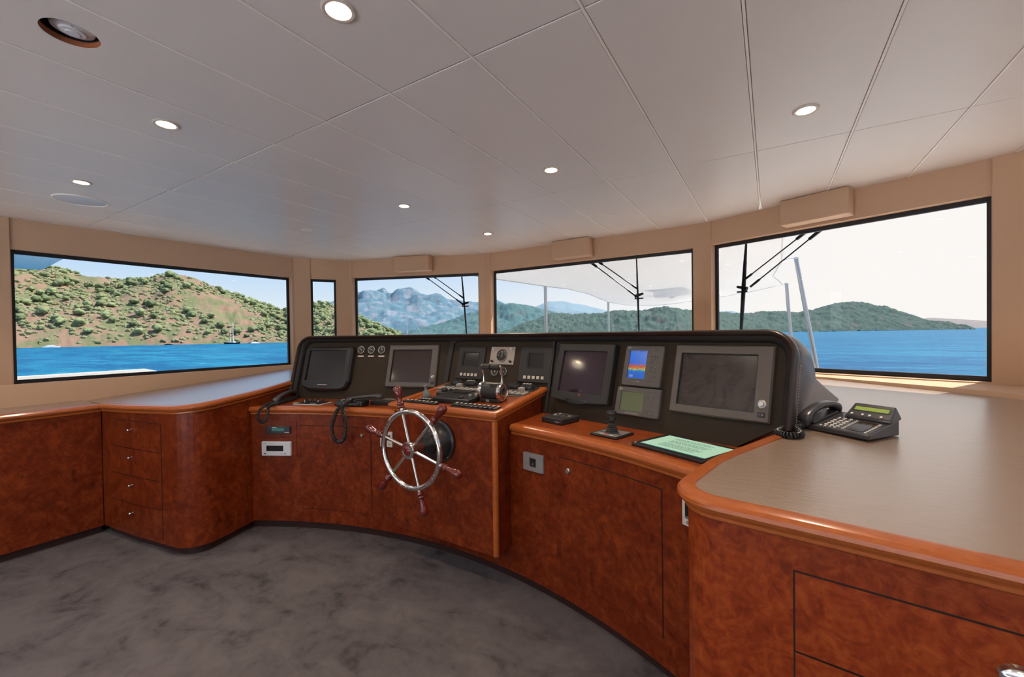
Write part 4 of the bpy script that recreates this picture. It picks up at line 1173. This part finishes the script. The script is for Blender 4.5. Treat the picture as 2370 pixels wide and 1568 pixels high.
def pk(x, y, rx, ry):
    b = lathe([(0, 0), (1, 0), (.92, .7), (0, 1)], 14); b.transform(S @ Tr(x, y, .0003) @ Matrix.Diagonal((rx, ry, .0028, 1))); mk('key', b, 'mark', t, smooth=30)
for i in range(3):
    for j in range(4): pk(.092+.021*i, .030+.019*j, .0075, .0062)
for i in range(4): pk(.080+.017*i, .014, .0052, .0045)
for i in range(3):
    for j in range(2): pk(.092+.021*i, .106+.012*j, .0052, .0040)
for j in range(8): pk(.158, .016+.0135*j, .0045, .0042); pk(.236, .014+.0135*j, .0045, .0042)
b = box(.170, .224, .016, .114, 0, .0012); b.transform(S); mk('label_window', b, 'scr_brown', t)
b = handset_mesh(.225, .062, .062, .026); b.transform(Tr(.032, .090, .030) @ Rz(90) @ Rx(0) @ Ry(-11)); mk('handpiece', b, 'phone', t, smooth=60)
b = box(.008, .060, .01, .17, 0, .010, .003, 1); b.transform(S); mk('handset_cradle', b, 'phone', t)
zc = zR(.05, 1.95)+.012
b = coil([(.108, 2.075, zc+.016), (.085, 2.045, zc+.008), (.100, 1.985, zc), (.085, 1.935, zc), (.050, 1.925, zc), (.022, 1.965, zc), (.035, 2.02, zc), (.065, 2.07, zc+.012), (.10, 2.10, zc+.022)], .0105, .0036, .0092)
wmk('coiled_cord', b, 'blk_gloss', t, smooth=True)
# ================================================================== ceiling fittings
def downlight_proto():
    t = thing('downlight', None, 'ceiling light', Tr(0, 0, 2.35), 'round recessed ceiling lights')
    mk('trim_ring', lathe([(.049, .001), (.049, -.003), (.044, -.006), (.036, -.005), (.032, .000), (.030, .001)], 32, True), 'cream', t, smooth=30)
    mk('lens', lathe([(0, -.0035), (.020, -.0035), (.031, -.001), (.031, .001), (0, .001)], 28), 'lens', t, smooth=True)
    return t
dl = downlight_proto()
spots = [(-1.066, .80, 'lit round ceiling light nearest the camera, cut by the top edge of the picture'), (-2.275, .81, 'lit round ceiling light in the near row, inboard of the one beside the speaker'),
         (-3.533, .83, 'lit round ceiling light in the near row, just inboard of the flush round speaker'), (-2.285, 2.243, 'lit round ceiling light in the middle row, above the centre of the console'),
         (-1.080, 2.225, 'lit round ceiling light in the middle row, above the violet monitor'), (.136, 2.233, 'lit round ceiling light in the middle row, above the desk telephone'),
         (-2.271, 3.298, 'smallest-looking lit ceiling light, closest to the front windows')]
hidden = [(.136, .81), (-3.53, -.60), (-2.28, -.60), (-1.07, -.60), (.136, -.60), (-3.53, -2.0), (-2.28, -2.0), (-1.07, -2.0), (.136, -2.0)]  # unseen lights, added beyond the visible grid to brighten the room
LAMP = 26.0
def lamp(x, y, k=1):
    L = bpy.data.lights.new('downlight_lamp', 'SPOT'); L.energy = LAMP*k; L.color = (1, .84, .66); L.shadow_soft_size = .08
    L.spot_size = R_(150); L.spot_blend = .9
    o = bpy.data.objects.new('downlight_lamp', L); COL.objects.link(o); o.location = (x, y, 2.338)
for i, (x, y, lab) in enumerate(spots):
    t = dl if i == 0 else copy_tree(dl)
    t.location = (x, y, 2.35); t['label'] = lab; lamp(x, y)
for x, y in hidden:
    t = copy_tree(dl); t.location = (x, y, 2.35); t['label'] = 'added round ceiling light behind the camera, out of view'; t['group'] = 'added ceiling lights behind the camera'; lamp(x, y, 1)
for i, (x, y, lab) in enumerate(((-1.083, 3.281, 'small flush blank disc in the ceiling above the wiper of the middle window'), (-3.521, 2.272, 'small flush blank disc in the ceiling towards the port corner'))):
    t = thing('ceiling_blank', lab, 'ceiling fitting', Tr(x, y, 2.35), 'flush blank discs in the ceiling')
    mk('disc', lathe([(0, -.002), (.038, -.002), (.041, 0), (0, 0)], 28), 'ceil', t, smooth=30)
    mk('ring', lathe([(.041, .001), (.041, -.0035), (.046, -.004), (.047, .001)], 28, True), 'ceil_gap', t, smooth=30)
t = thing('ceiling_speaker', 'large flush white round speaker grille in the ceiling near the port windows', 'speaker', Tr(-4.0, .935, 2.35))
mk('grille', lathe([(0, -.004), (.120, -.004), (.128, -.002), (.128, 0), (0, 0)], 40), 'white', t, smooth=30)
mk('rim', lathe([(.128, .001), (.130, -.006), (.137, -.006), (.140, .001)], 40, True), 'ceil_gap', t, smooth=30)
t = thing('smoke_detector', 'white smoke detector hanging loose inside a dark round ceiling cut-out with a raw wood edge', 'smoke detector', Tr(-1.848, .418, 2.35))
mk('cutout_edge', lathe([(.0685, .0012), (.0685, .018), (.0665, .018), (.0665, .0012)], 48, True), 'orange', t, smooth=30)
mk('housing', lathe([(.0665, .018), (.0675, .062), (0, .062)], 48), 'black', t, smooth=30)
b = lathe([(0, .004), (.016, .0045), (.018, .007), (.030, .008), (.034, .012), (.050, .016), (.053, .022), (.053, .034), (0, .036)], 40); b.transform(Tr(-.010, .0075, .004) @ Ry(4)); mk('detector_body', b, 'white', t, smooth=30)
mk('indicator_slot', box(.018, .026, -.004, .002, .0135, .0165), 'black', t)
# motor covers above the front windows
def cover(P, Q, s0, s1, lab, z0=2.168):
    f, L = along([P, Q]); c = f((s0+s1)/2, 2.26, .06)
    d = (Vector(Q)-Vector(P)).normalized(); m = frame(c, Vector((d.x, d.y, 0)), Vector((-d.y, d.x, 0)), Vector((0, 0, 1)))
    t = thing('wiper_motor_cover', lab, 'cover box', m, 'beige boxes above the front windows')
    hw = (s1-s0)/2
    mk('cover', box(-hw, hw, -.066, .058, z0-2.26, .088, .008, 3), 'wall', t, smooth=30)
cover(WL[2], WL[3], .665, 1.115, 'smallest-looking beige padded cover box above the port front window')
cover(WL[3], WL[4], .955, 1.36, 'beige padded cover box above the middle front window')
cover(WL[4], WL[5], .655, 1.065, 'largest-looking beige padded cover box, above the window with the view of the promontory')

# ================================================================== the ship outside
def extr(name, bm, mats, **k): return struct(name, bm, mats, **k)
# brow of the deck above
brow_in = offset(WL, -.13)
brow_out = [(-5.9, -3.0), (-5.5, 2.6), (-4.9, 3.95), (-3.1, 4.62), (-.3, 4.58), (1.6, 3.9), (2.2, 3.2), (2.6, -3.0)]
struct('roof_slab', prism([(-5.5, -3.2), (-5.22, 2.95), (-4.8, 3.85), (-3.05, 4.55), (-.3, 4.5), (1.55, 3.8), (2.0, 3.1), (2.3, -3.2)][::-1], 2.48, 2.75), 'gel')
struct('soffit_panel', prism([(-8.04, -3.2), (-8.04, 1.27), (-7.93, 1.483), (-6.50, 1.40), (-6.40, -3.2)], 2.30, 2.48), 'gel')
# foredeck and side decks, white and raised to bounce sun onto the ceiling
struct('foredeck_floor', prism([(-6.3, -3.2), (-5.3, -3.2), (-5.02, 3.05), (-4.62, 3.62), (-2.92, 4.25), (-.44, 4.2), (1.28, 3.55), (1.68, 3.05), (1.98, -3.2), (3.1, -3.2), (3.2, 3), (2.2, 8.6), (1.0, 13), (.0, 19), (-3.4, 19), (-5.0, 13), (-6.3, 5)], .1, .32), 'gel')
struct('added_aft_screen_wall', box(-9, 6, -10, -9, -.2, 3.4), 'screen_dark')  # dark wall added out of view to cut sky reflections in the panes
struct('added_aft_deck_floor', prism([(-6.3, -9), (3.2, -9), (3.2, -3.2), (-6.3, -3.2)], -.2, -.02), 'gel')  # unseen white deck added to bounce sun in through the opening
cb = fillet([(-6.2, -6), (-6.2, 1.7), (-6.17, 2.12), (-6.3, 2.6)], [0, .3, .1, 0], 5)
bm = BM(); prof_t = lambda y: 1.045+.012*min(1, max(0, (y-.9)/1.0))
b = prism([(-6.2, -3.2), (-6.2, 1.95), (-6.22, 2.12), (-6.55, 2.20), (-6.62, -3.2)], -.1, lambda x, y: (1.06 if y < 2.0 else 1.00)-.02*(x < -6.4), .012, 2)
struct('bulwark_wall', b, 'gel')
bm = BM(); add(bm, prism([(1.75, 9.1), (2.4, 8.1), (3.3, 3.0), (3.5, 3.0), (2.6, 8.3), (1.85, 9.4)], -.1, .66, .02, 2)); struct('bulwark_wall', bm, 'gel')
# unseen white block added on the foredeck to throw light up inside
t = thing('foredeck_bounce_block', 'white block added below the front windows to bounce light up', 'bounce block', (-1.67, 7.2, .32))
wmk('body', box(-3.6, .3, 5.6, 8.6, .32, .62, .06, 3), 'gel', t); wmk('bounce_top', box(-3.4, .1, 5.8, 8.4, .62, .74, .05, 3), 'awning', t)
# awning
aw_out = [(-4.32, 5.3), (-4.24, 6.35), (-4.05, 8.0), (-3.90, 8.75), (-3.98, 10.2), (-4.30, 12.0), (-4.56, 13.6), (-4.52, 15.5), (-4.1, 16.3), (-3.4, 16.25), (-2.9, 15.9), (-2.2, 15.0), (-1.4, 14.1), (-.4, 12.45), (.27, 10.98), (.08, 9.2), (.18, 7.2), (.15, 5.3)]
bm = BM(); c = Vector((-2.0, 10.5, 0)); n = len(aw_out); rings = []
for k, sc_ in enumerate((1, .8, .6, .4, .2)):
    rings.append([bm.verts.new((c.x+(x-c.x)*sc_, c.y+(y-c.y)*sc_, 2.4-.10*(1-sc_**2)+.05*math.sin(x*3+sc_*3)*(1-sc_))) for x, y in aw_out])
for A, B in zip(rings, rings[1:]):
    for i in range(n): bm.faces.new((A[i], A[(i+1) % n], B[(i+1) % n], B[i]))
bm.faces.new(rings[-1])
o_ = bmesh.ops.solidify(bm, geom=bm.faces[:], thickness=.006)
t = thing('awning', 'large white canvas awning stretched over the foredeck on steel poles', 'awning', (-2, 10.5, 0))
wmk('canvas', bm, 'awning', t, smooth=True)
b = BM()
ins = [Vector((c.x+(x-c.x)*.985, c.y+(y-c.y)*.985, 2.392)) for x, y in aw_out]
wmk('hem', tube(ins, .012, 8, True), 'awning', t, smooth=True)
for (x, y), (fx, fy), lab in (((-4.11, 8.11), (-4.07, 8.05), 'thin steel awning pole seen through the middle window, port of the wiper'), ((-4.57, 13.6), (-4.53, 13.5), 'thinner-looking steel awning pole further forward, between the first pole and the wiper'),
                        ((.305, 10.98), (.43, 10.85), 'steel awning pole next to the thickest one, further forward on the foredeck'), ((.315, 7.19), (.60, 6.90), 'thickest-looking steel awning pole, rising just beyond the rounded hood end')):
    t = thing('awning_pole', lab, 'pole', (fx, fy, .32), 'steel awning poles')
    rad = .027 if y < 9 and x > 0 else (.034 if x > 0 else .034)
    dx, dy = (x-fx)/2.0, (y-fy)/2.0
    top = Vector((x, y, 2.40)) if x < -1 else Vector((x, y, 2.40))
    base = Vector((fx-dx*.05, fy-dy*.05, .33))
    wmk('pole', tube([base, top], rad, 14), 'steel', t, smooth=True)
    if x > 0: wmk('arm', tube([top, top+Vector((-.10, 0, .005)), top+Vector((-.2, 0, -.03))], .010, 8), 'chrome', t, smooth=True)
    wmk('cap', add(BM(), lathe([(0, 0), (rad*1.2, 0), (rad*1.2, .02), (0, .03)], 16), Tr(*top)), 'chrome', t, smooth=30)
    wmk('foot', add(BM(), cyl(.06, .32, .335, 20), Tr(base.x, base.y, 0)), 'steel', t)
# windscreen wipers: blade upright, twin parallel arms from above the glass
def wiper(P, Q, sb, st, hubz, s_arm, side, lab, ztop=2.2, off=-.20, bw=1.0):
    f, L = along([P, Q]); v = lambda s, z, o=0: Vector(f(s, z, off-o))
    t = thing('windscreen_wiper', lab, 'wiper', v(sb, hubz), 'windscreen wipers on the front windows')
    a, b_ = v(sb, 1.30, -.01), v(st, ztop, -.01)
    hub = a.lerp(b_, (hubz-1.30)/(ztop-1.30))
    wmk('blade', tube([a, a.lerp(b_, .25), hub, a.lerp(b_, .75), b_], [.005*bw, .009*bw, .010*bw, .008*bw, .004*bw], 8), 'black', t, smooth=True)
    wmk('rubber', tube([a+Vector((0, -.012, 0)), b_+Vector((0, -.012, 0))], .004, 6), 'black', t)
    d = (Vector(Q)-Vector(P)).normalized(); D3 = Vector((d.x, d.y, 0))
    wmk('hub_bracket', tube([hub-D3*.03*side+Vector((0, 0, -.012)), hub+D3*.055*side+Vector((0, 0, .012))], [.018, .010], 10), 'black', t, smooth=30)
    wmk('hub_pin', tube([hub-D3*.03*side+Vector((0, 0, -.035)), hub+D3*.055*side+Vector((0, 0, -.035))], .007, 8), 'black', t, smooth=30)
    for k, dz in ((0, .0), (1, .060)):
        e = v(s_arm[k], ztop+.02, .02)
        h = hub+Vector((0, 0, dz))+D3*((.055 if side < 0 else -.03) if k == 0 else 0)
        wmk('arm', tube([h, h.lerp(e, .12), h.lerp(e, .13), h.lerp(e, .72), h.lerp(e, .73), e], [.010, .010, .0055, .0055, .013, .016], 8), 'blk_gloss', t, smooth=30)
fW = lambda P, Q, x, y: (Vector((x, y))-Vector(P)).dot((Vector(Q)-Vector(P)).normalized())
wiper(WL[2], WL[3], fW(WL[2], WL[3], -3.218, 4.206), fW(WL[2], WL[3], -3.275, 4.18), 1.785, (fW(WL[2], WL[3], -3.83, 3.96), fW(WL[2], WL[3], -3.73, 4.0)), 1, 'black windscreen wiper with twin arms outside the port front window')
wiper(WL[3], WL[4], -1.119+2.88, -1.140+2.88, 1.77, (-1.72+2.88, -1.64+2.88), 1, 'black windscreen wiper with twin arms outside the middle front window')
wiper(WL[4], WL[5], fW(WL[4], WL[5], -.232, 4.123), fW(WL[4], WL[5], -.180, 4.10), 1.77, (fW(WL[4], WL[5], .385, 3.87), fW(WL[4], WL[5], .295, 3.905)), -1, 'black windscreen wiper outside the promontory window, its twin arms slanting the other way', bw=1.7)

# ================================================================== sea and land
SEA = -5.5
bm = BM(); vs = []; NR, NA = 30, 96
for i in range(NR):
    r = 14*(14000/14)**(i/(NR-1))
    vs.append([bm.verts.new((r*math.cos(2*PI*k/NA), r*math.sin(2*PI*k/NA), SEA)) for k in range(NA)])
for A, B in zip(vs, vs[1:]):
    for k in range(NA): bm.faces.new((A[k], A[(k+1) % NA], B[(k+1) % NA], B[k]))
cv = bm.verts.new((0, 0, SEA))
for k in range(NA): bm.faces.new((cv, vs[0][k], vs[0][(k+1) % NA]))
bmesh.ops.recalc_face_normals(bm, faces=bm.faces[:])
struct('sea', bm, 'sea')
def lerp_tab(tab, x):
    if x <= tab[0][0]: return tab[0][1]
    for (a, b), (c_, d) in zip(tab, tab[1:]):
        if x <= c_: return b+(d-b)*(x-a)/(c_-a)
    return tab[-1][1]
HILLF = {}
def ridge(name, tab, dist, depth, mat, az0=None, az1=None, step=.25, rows=16, rough=.05, freq=.004, label=None, gully=.12, fuzz=0, ff=.05):
    """tab: (azimuth deg, skyline elevation deg); dist(az) shoreline distance, depth to the crest"""
    az0 = az0 if az0 is not None else tab[0][0]; az1 = az1 if az1 is not None else tab[-1][0]
    n = int((az1-az0)/step)+1; bm = BM(); grid = []
    def P(az, t):
        D = dist(az) if callable(dist) else dist; dp = depth(az) if callable(depth) else depth
        r = D+dp*t; a = R_(az); x, y = r*math.sin(a), r*math.cos(a)
        crest = 1.4-SEA+math.tan(R_(lerp_tab(tab, az)))*(D+dp)
        crest = max(crest, .5)
        h = crest*(math.sin(min(1, t)*PI/2)**.85 if t <= 1 else 1-(t-1)*.6)
        nz = noise.fractal(Vector((x*freq, y*freq, 3.3)), 1.0, 2.0, 5)*rough*crest*4+abs(noise.noise(Vector((x*freq*2.2, y*freq*2.2, 9))))*gully*crest
        h += (nz-gully*crest*.2)*math.sin(min(1, t)*PI)**.8
        if fuzz: h += fuzz*(noise.noise(Vector((x*ff, y*ff, h*ff*.7)))+.6*noise.noise(Vector((x*ff*2.3, y*ff*2.3, h*ff*1.6+5))))
        return Vector((x, y, SEA-.3+max(0, h)))
    HILLF[name] = P
    for i in range(n+1):
        az = az0+(az1-az0)*i/n
        grid.append([bm.verts.new(P(az, t)) for t in [k/(rows-1) for k in range(rows)]+[1.3, 1.8]])
    for A, B in zip(grid, grid[1:]):
        for k in range(len(A)-1): bm.faces.new((A[k], A[k+1], B[k+1], B[k]))
    bmesh.ops.recalc_face_normals(bm, faces=bm.faces[:])
    o = struct(name, bm, mat, smooth=True)
    return P
near = [(-88, 6.6), (-81.9, 6.2), (-81.0, 6.15), (-79.6, 6.0), (-78, 6.0), (-76.6, 5.7), (-75.6, 5.65), (-73.9, 5.5), (-72.6, 5.8), (-71.0, 6.1), (-70.1, 6.45), (-68.7, 6.0), (-66.4, 5.25), (-64, 4.35), (-62.3, 3.65), (-60.6, 3.05), (-58.8, 2.8), (-56.9, 3.4), (-56.1, 3.75), (-54, 3.25), (-51.8, 2.35), (-50.4, 1.7), (-48.8, 1.0), (-47.7, .45), (-45.5, -.2)]
NEARD = lambda az: lerp_tab([(-90, 600), (-82, 600), (-60, 590), (-50, 560), (-47, 640), (-45, 760)], az)
NEARP = lambda az: lerp_tab([(-90, 330), (-70, 330), (-62, 260), (-56, 240), (-48, 120), (-45.5, 60)], az)
pn = ridge('hill', near, NEARD, NEARP, 'hill', az0=-90, az1=-45.3, step=.12, rows=44, rough=.03, freq=.010, fuzz=2.2, ff=.09)
far = [(-62, 1.2), (-58.8, 2.34), (-56.96, 3.03), (-55.64, 3.9), (-54, 4.46), (-51.8, 5.04), (-50.8, 5.11), (-49.5, 4.8), (-48.3, 5.04), (-47.4, 4.66), (-46.3, 4.83), (-44.6, 4.90), (-43, 4.8), (-41, 4.91), (-39.3, 4.51), (-37.5, 4.04), (-36, 4.14), (-33.5, 3.83), (-29, 2.6), (-24, .5)]
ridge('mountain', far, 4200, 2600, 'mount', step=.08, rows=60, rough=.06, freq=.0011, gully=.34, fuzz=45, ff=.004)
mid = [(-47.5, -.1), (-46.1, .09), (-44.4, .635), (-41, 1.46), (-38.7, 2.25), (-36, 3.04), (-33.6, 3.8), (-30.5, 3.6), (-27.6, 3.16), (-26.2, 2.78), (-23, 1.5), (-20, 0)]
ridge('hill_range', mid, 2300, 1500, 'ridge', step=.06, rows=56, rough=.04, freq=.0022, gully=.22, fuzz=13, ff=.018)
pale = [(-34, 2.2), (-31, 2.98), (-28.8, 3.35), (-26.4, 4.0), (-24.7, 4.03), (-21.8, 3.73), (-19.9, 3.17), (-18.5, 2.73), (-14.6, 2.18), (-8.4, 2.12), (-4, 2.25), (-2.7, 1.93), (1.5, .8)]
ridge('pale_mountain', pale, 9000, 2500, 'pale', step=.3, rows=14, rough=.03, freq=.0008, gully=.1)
green = [(-34.5, -.1), (-33.5, .05), (-31.2, .68), (-30, 1.35), (-27.6, 2.05), (-26.2, 2.6), (-23, 2.42), (-19, 2.5), (-16.8, 2.78), (-14.6, 2.72), (-11.5, 3.05), (-9.4, 2.72), (-8.2, 2.5), (-5.5, 2.2), (-3.7, 1.93), (-1, 2.05), (.7, 2.17), (2.8, 1.95), (4, 2.13), (5.9, 2.63), (8, 2.66), (10, 2.16), (11.7, 1.45), (13.2, .70), (14.3, .53), (15.7, .18), (16.2, -.1)]
GD = lambda az: lerp_tab([(-35, 1500), (-20, 1400), (-10, 1350), (0, 1700), (8, 1900), (17, 2300)], az)
pg = ridge('wooded_hill', green, GD, lambda az: lerp_tab([(-35, 300), (-28, 500), (8, 500), (14, 200), (16.2, 60)], az), 'forest', step=.05, rows=52, rough=.03, freq=.006, gully=.14, fuzz=7, ff=.045)
hz = [(8, .3), (11.7, .66), (13.2, 1.0), (16, .69), (17.3, .5), (24, .3)]
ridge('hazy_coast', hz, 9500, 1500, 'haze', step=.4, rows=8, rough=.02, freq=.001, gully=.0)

# trees: the ones that show largest are single objects, the rest is one mass of scrub
random.seed(11)
def tree_mesh(k):
    bm = BM()
    r = 1.0
    add(bm, blob(r, 2, .30, 1.6, k*5+1, .72), Tr(0, 0, .95), 0)
    for j in range(4):
        a = j*1.7+k; add(bm, blob(.55, 2, .3, 1.9, k*9+j+2, .75), Tr(.62*math.cos(a), .62*math.sin(a), .75+.25*math.sin(j*2.1+k)), 0)
    add(bm, cyl(.07, -.5, .9, 6, .04), None, 1)
    me = bpy.data.meshes.new('pine_tree'); bm.to_mesh(me); bm.free()
    for m_ in ('leaf', 'bark'): me.materials.append(M[m_])
    for p_ in me.polygons: p_.use_smooth = True
    return me
TM = [tree_mesh(k) for k in range(5)]
cells = []
placed = []
def hide_az(az): return False
cand = []
for i in range(5200):
    az = random.uniform(-82.3, -45.8); t_ = random.random()**.8*.98+.02
    cand.append((az, t_))
cov = lambda p: noise.noise(Vector((p.x*.012, p.y*.012, 2.0)))
cnt = 0
big = []
for az, t_ in cand:
    if cnt >= 300: break
    if not (-81.8 < az < -58.9 or -57.2 < az < -53.9 or -52 < az < -46.2): continue
    p = pn(az, t_)
    if p.z < SEA+3: continue
    if cov(p) < -.26 and t_ < .93: continue
    if any((p-q).length < 7 for q in placed): continue
    placed.append(p); s = random.uniform(2.6, 4.8)
    o = bpy.data.objects.new('pine_tree', random.choice(TM)); COL.objects.link(o)
    o.location = p; o.scale = (s, s, s*random.uniform(.9, 1.25)); o.rotation_euler = (0, 0, random.uniform(0, 6.28))
    tag(o, 'round green pine growing on the near dry hillside across the water', 'tree', 'pines on the near hillside'); cnt += 1
# skyline pines
bm = BM(); k = 0; tries = 0
while k < 7500 and tries < 40000:
    tries += 1
    az = random.uniform(-83, -45.9); t_ = random.random()**.75*.99
    p = pn(az, t_)
    if p.z < SEA+2.2: continue
    c_ = cov(p)
    if c_ < -.42+.25*random.random() : continue
    s = random.uniform(1.0, 3.0); b = BM(); bmesh.ops.create_icosphere(b, subdivisions=1, radius=1)
    for v in b.verts: v.co *= random.uniform(.75, 1.25)
    add(bm, b, Tr(*p) @ Matrix.Diagonal((s, s, s*.8, 1))); k += 1
o = mk('scrub_vegetation', bm, 'leaf2', smooth=60); tag(o, 'low green scrub covering the near dry hillside', 'shrubs', None, 'stuff')
# boats
def sailboat(az, dist, hull, mast, masts, lab, grp=None, hz_=90, hullmat='gel'):
    a = R_(az); t = thing('sailing_boat', lab, 'boat', Tr(dist*math.sin(a), dist*math.cos(a), SEA) @ Rz(hz_), grp)
    bm = BM(); n = 12; rings = []
    for i in range(n+1):
        s = i/n; x = (s-.5)*hull; w_ = hull*.13*math.sin(PI*min(1, s*1.02+.12))**.7; zt_ = hull*(.07+.05*(2*s-1)**2)
        rings.append([bm.verts.new((x, -w_, zt_)), bm.verts.new((x*.93, -w_*.6, -.4)), bm.verts.new((x*.93, w_*.6, -.4)), bm.verts.new((x, w_, zt_))])
    for A, B in zip(rings, rings[1:]):
        for k in range(4): bm.faces.new((A[k], A[(k+1) % 4], B[(k+1) % 4], B[k]))
    bm.faces.new(rings[0]); bm.faces.new(rings[-1][::-1]); bmesh.ops.recalc_face_normals(bm, faces=bm.faces[:])
    mk('hull', bm, hullmat, t)
    mk('cabin', box(-hull*.2, hull*.15, -hull*.07, hull*.07, hull*.06, hull*.14, hull*.015, 2), 'gel', t)
    for x, h in masts: 
        ms = mk('mast', tube([(x*hull, 0, 0), (x*hull, 0, h)], [mast, mast*.6], 8), 'gel', t)
    return t
sailboat(-65.0, 545, 20, .30, ((-.13, 18), (.06, 24)), 'two-masted sailing boat moored below the near hillside, dark hulled', None, 20, 'blk_gloss')
t = sailboat(-44.9, 330, 24, .20, ((-.12, 27.5),), 'tall-masted sailing yacht with white stays in front of the mountains, half hidden by the dashboard', None, 45)
b = tube([(-.12*24, 0, 27), (11, 0, 1.5)], .10, 6); mk('stay', b, 'gel', t); b = tube([(-.12*24, 0, 27), (7.5, 0, 1.2)], .08, 6); mk('stay', b, 'gel', t)
mk('radar_dome', add(BM(), blob(.5, 2, 0), Tr(-.12*24+.3, 0, 9)), 'gel', t)
def motorboat(az, dist, L_, lab, grp, hz_=60):
    a = R_(az); t = thing('motor_yacht', lab, 'boat', Tr(dist*math.sin(a), dist*math.cos(a), SEA) @ Rz(hz_), grp)
    pts = [(-L_/2, -L_*.1), (L_*.25, -L_*.1), (L_/2, 0), (L_*.25, L_*.1), (-L_/2, L_*.1)]
    mk('hull', prism(pts, -.3, L_*.085, L_*.01, 1), 'gel', t)
    mk('superstructure', add(add(BM(), box(-L_*.32, L_*.18, -L_*.08, L_*.08, L_*.085, L_*.14, L_*.012, 1)), box(-L_*.22, L_*.08, -L_*.06, L_*.06, L_*.14, L_*.185, L_*.012, 1)), 'gel', t)
    mk('mast', add(BM(), cyl(L_*.008, L_*.185, L_*.26, 8, L_*.004)), 'gel', t)
    return t
motorboat(-36.75, 1150, 46, 'large white motor yacht under the wooded ridge, beside the port window pillar', None, 35)
motorboat(-62.8, 575, 9, 'small white motor boat on the shore beside the two-masted boat', None, 80)
motorboat(-78.95, 585, 12, 'small white boat moored off the hillside at the port edge of the view', None, 60)
mb = motorboat(-30.3, 1180, 13, 'tiny white boat moored along the wooded shore', 'tiny moored boats along the wooded shore', 50)
for az, d, s in ((-32.9, 1200, 1.0), (-31.7, 1190, .9), (-25.2, 1120, 1.0), (-24.3, 1130, .8), (-17.4, 1100, .7), (-13.6, 1080, .9), (-11.2, 1100, 1.5), (-9.2, 1150, .8), (-7.6, 1150, .7), (-4.2, 1400, 1.0)):
    c2 = copy_tree(mb); a = R_(az); c2.location = (d*math.sin(a), d*math.cos(a), SEA); c2.scale = (s, s, s)
sailboat(-15.5, 1050, 14, .30, ((0, 17),), 'small white sailing boat off the wooded shore, near the middle wiper', None, 60)
sailboat(-28.9, 1100, 12, .22, ((0, 15),), 'tiny sailing boat off the wooded shore, just port of the first awning pole', None, 60)

# ================================================================== light
w_ = bpy.data.worlds.new('sky'); scene.world = w_; w_.use_nodes = True
nt = w_.node_tree; nt.nodes.clear()
out = nt.nodes.new('ShaderNodeOutputWorld'); bg = nt.nodes.new('ShaderNodeBackground')
tc = nt.nodes.new('ShaderNodeTexCoord'); sp = nt.nodes.new('ShaderNodeSeparateXYZ'); nt.links.new(tc.outputs['Generated'], sp.inputs[0])
elv = ramp(nt, sp.outputs[2], [(0.0, (.93, .94, .95)), (.06, (.76, .87, .98)), (.16, (.47, .70, 1.0)), (.40, (.32, .55, .95)), (1, (.22, .40, .80))])
dt = N(nt, 'ShaderNodeVectorMath', operation='DOT_PRODUCT'); nt.links.new(tc.outputs['Generated'], dt.inputs[0]); dt.inputs[1].default_value = (.60, .80, 0)
glow = ramp(nt, dt.outputs['Value'], [(0.0, (0, 0, 0)), (.35, (.25, .25, .25)), (.85, (1, 1, 1))])
skyc = mixc(nt, glow, elv, (1.0, .965, .955))
nt.links.new(skyc, bg.inputs[0]); bg.inputs[1].default_value = 3.6
nt.links.new(bg.outputs[0], out.inputs[0])
S_ = bpy.data.lights.new('sun', 'SUN'); S_.energy = 28.0; S_.angle = R_(.6); S_.color = (1, .95, .88)
so = bpy.data.objects.new('sun', S_); COL.objects.link(so)
saz, sel = R_(42), R_(58)
d = Vector((math.sin(saz)*math.cos(sel), math.cos(saz)*math.cos(sel), math.sin(sel)))
so.rotation_euler = d.to_track_quat('Z', 'Y').to_euler()

# ================================================================== camera
cam = bpy.data.cameras.new('camera'); co = bpy.data.objects.new('camera', cam); COL.objects.link(co); scene.camera = co
cam.sensor_fit = 'HORIZONTAL'; cam.sensor_width = 36.0; cam.lens = 977.04/2370*36.0
cam.clip_start = .05; cam.clip_end = 30000
yaw, pit, rol = R_(31.474), R_(-.6444), R_(-.7889)
co.matrix_world = Tr(0, 0, 1.40) @ Matrix.Rotation(yaw, 4, 'Z') @ Matrix.Rotation(pit, 4, 'X') @ Matrix.Rotation(PI/2, 4, 'X') @ Matrix.Rotation(rol, 4, 'Z')
scene.view_settings.view_transform = 'Standard'; scene.view_settings.look = 'None'
scene.view_settings.exposure = 0.38; scene.view_settings.gamma = 1.0; scene.view_settings.use_curve_mapping = False
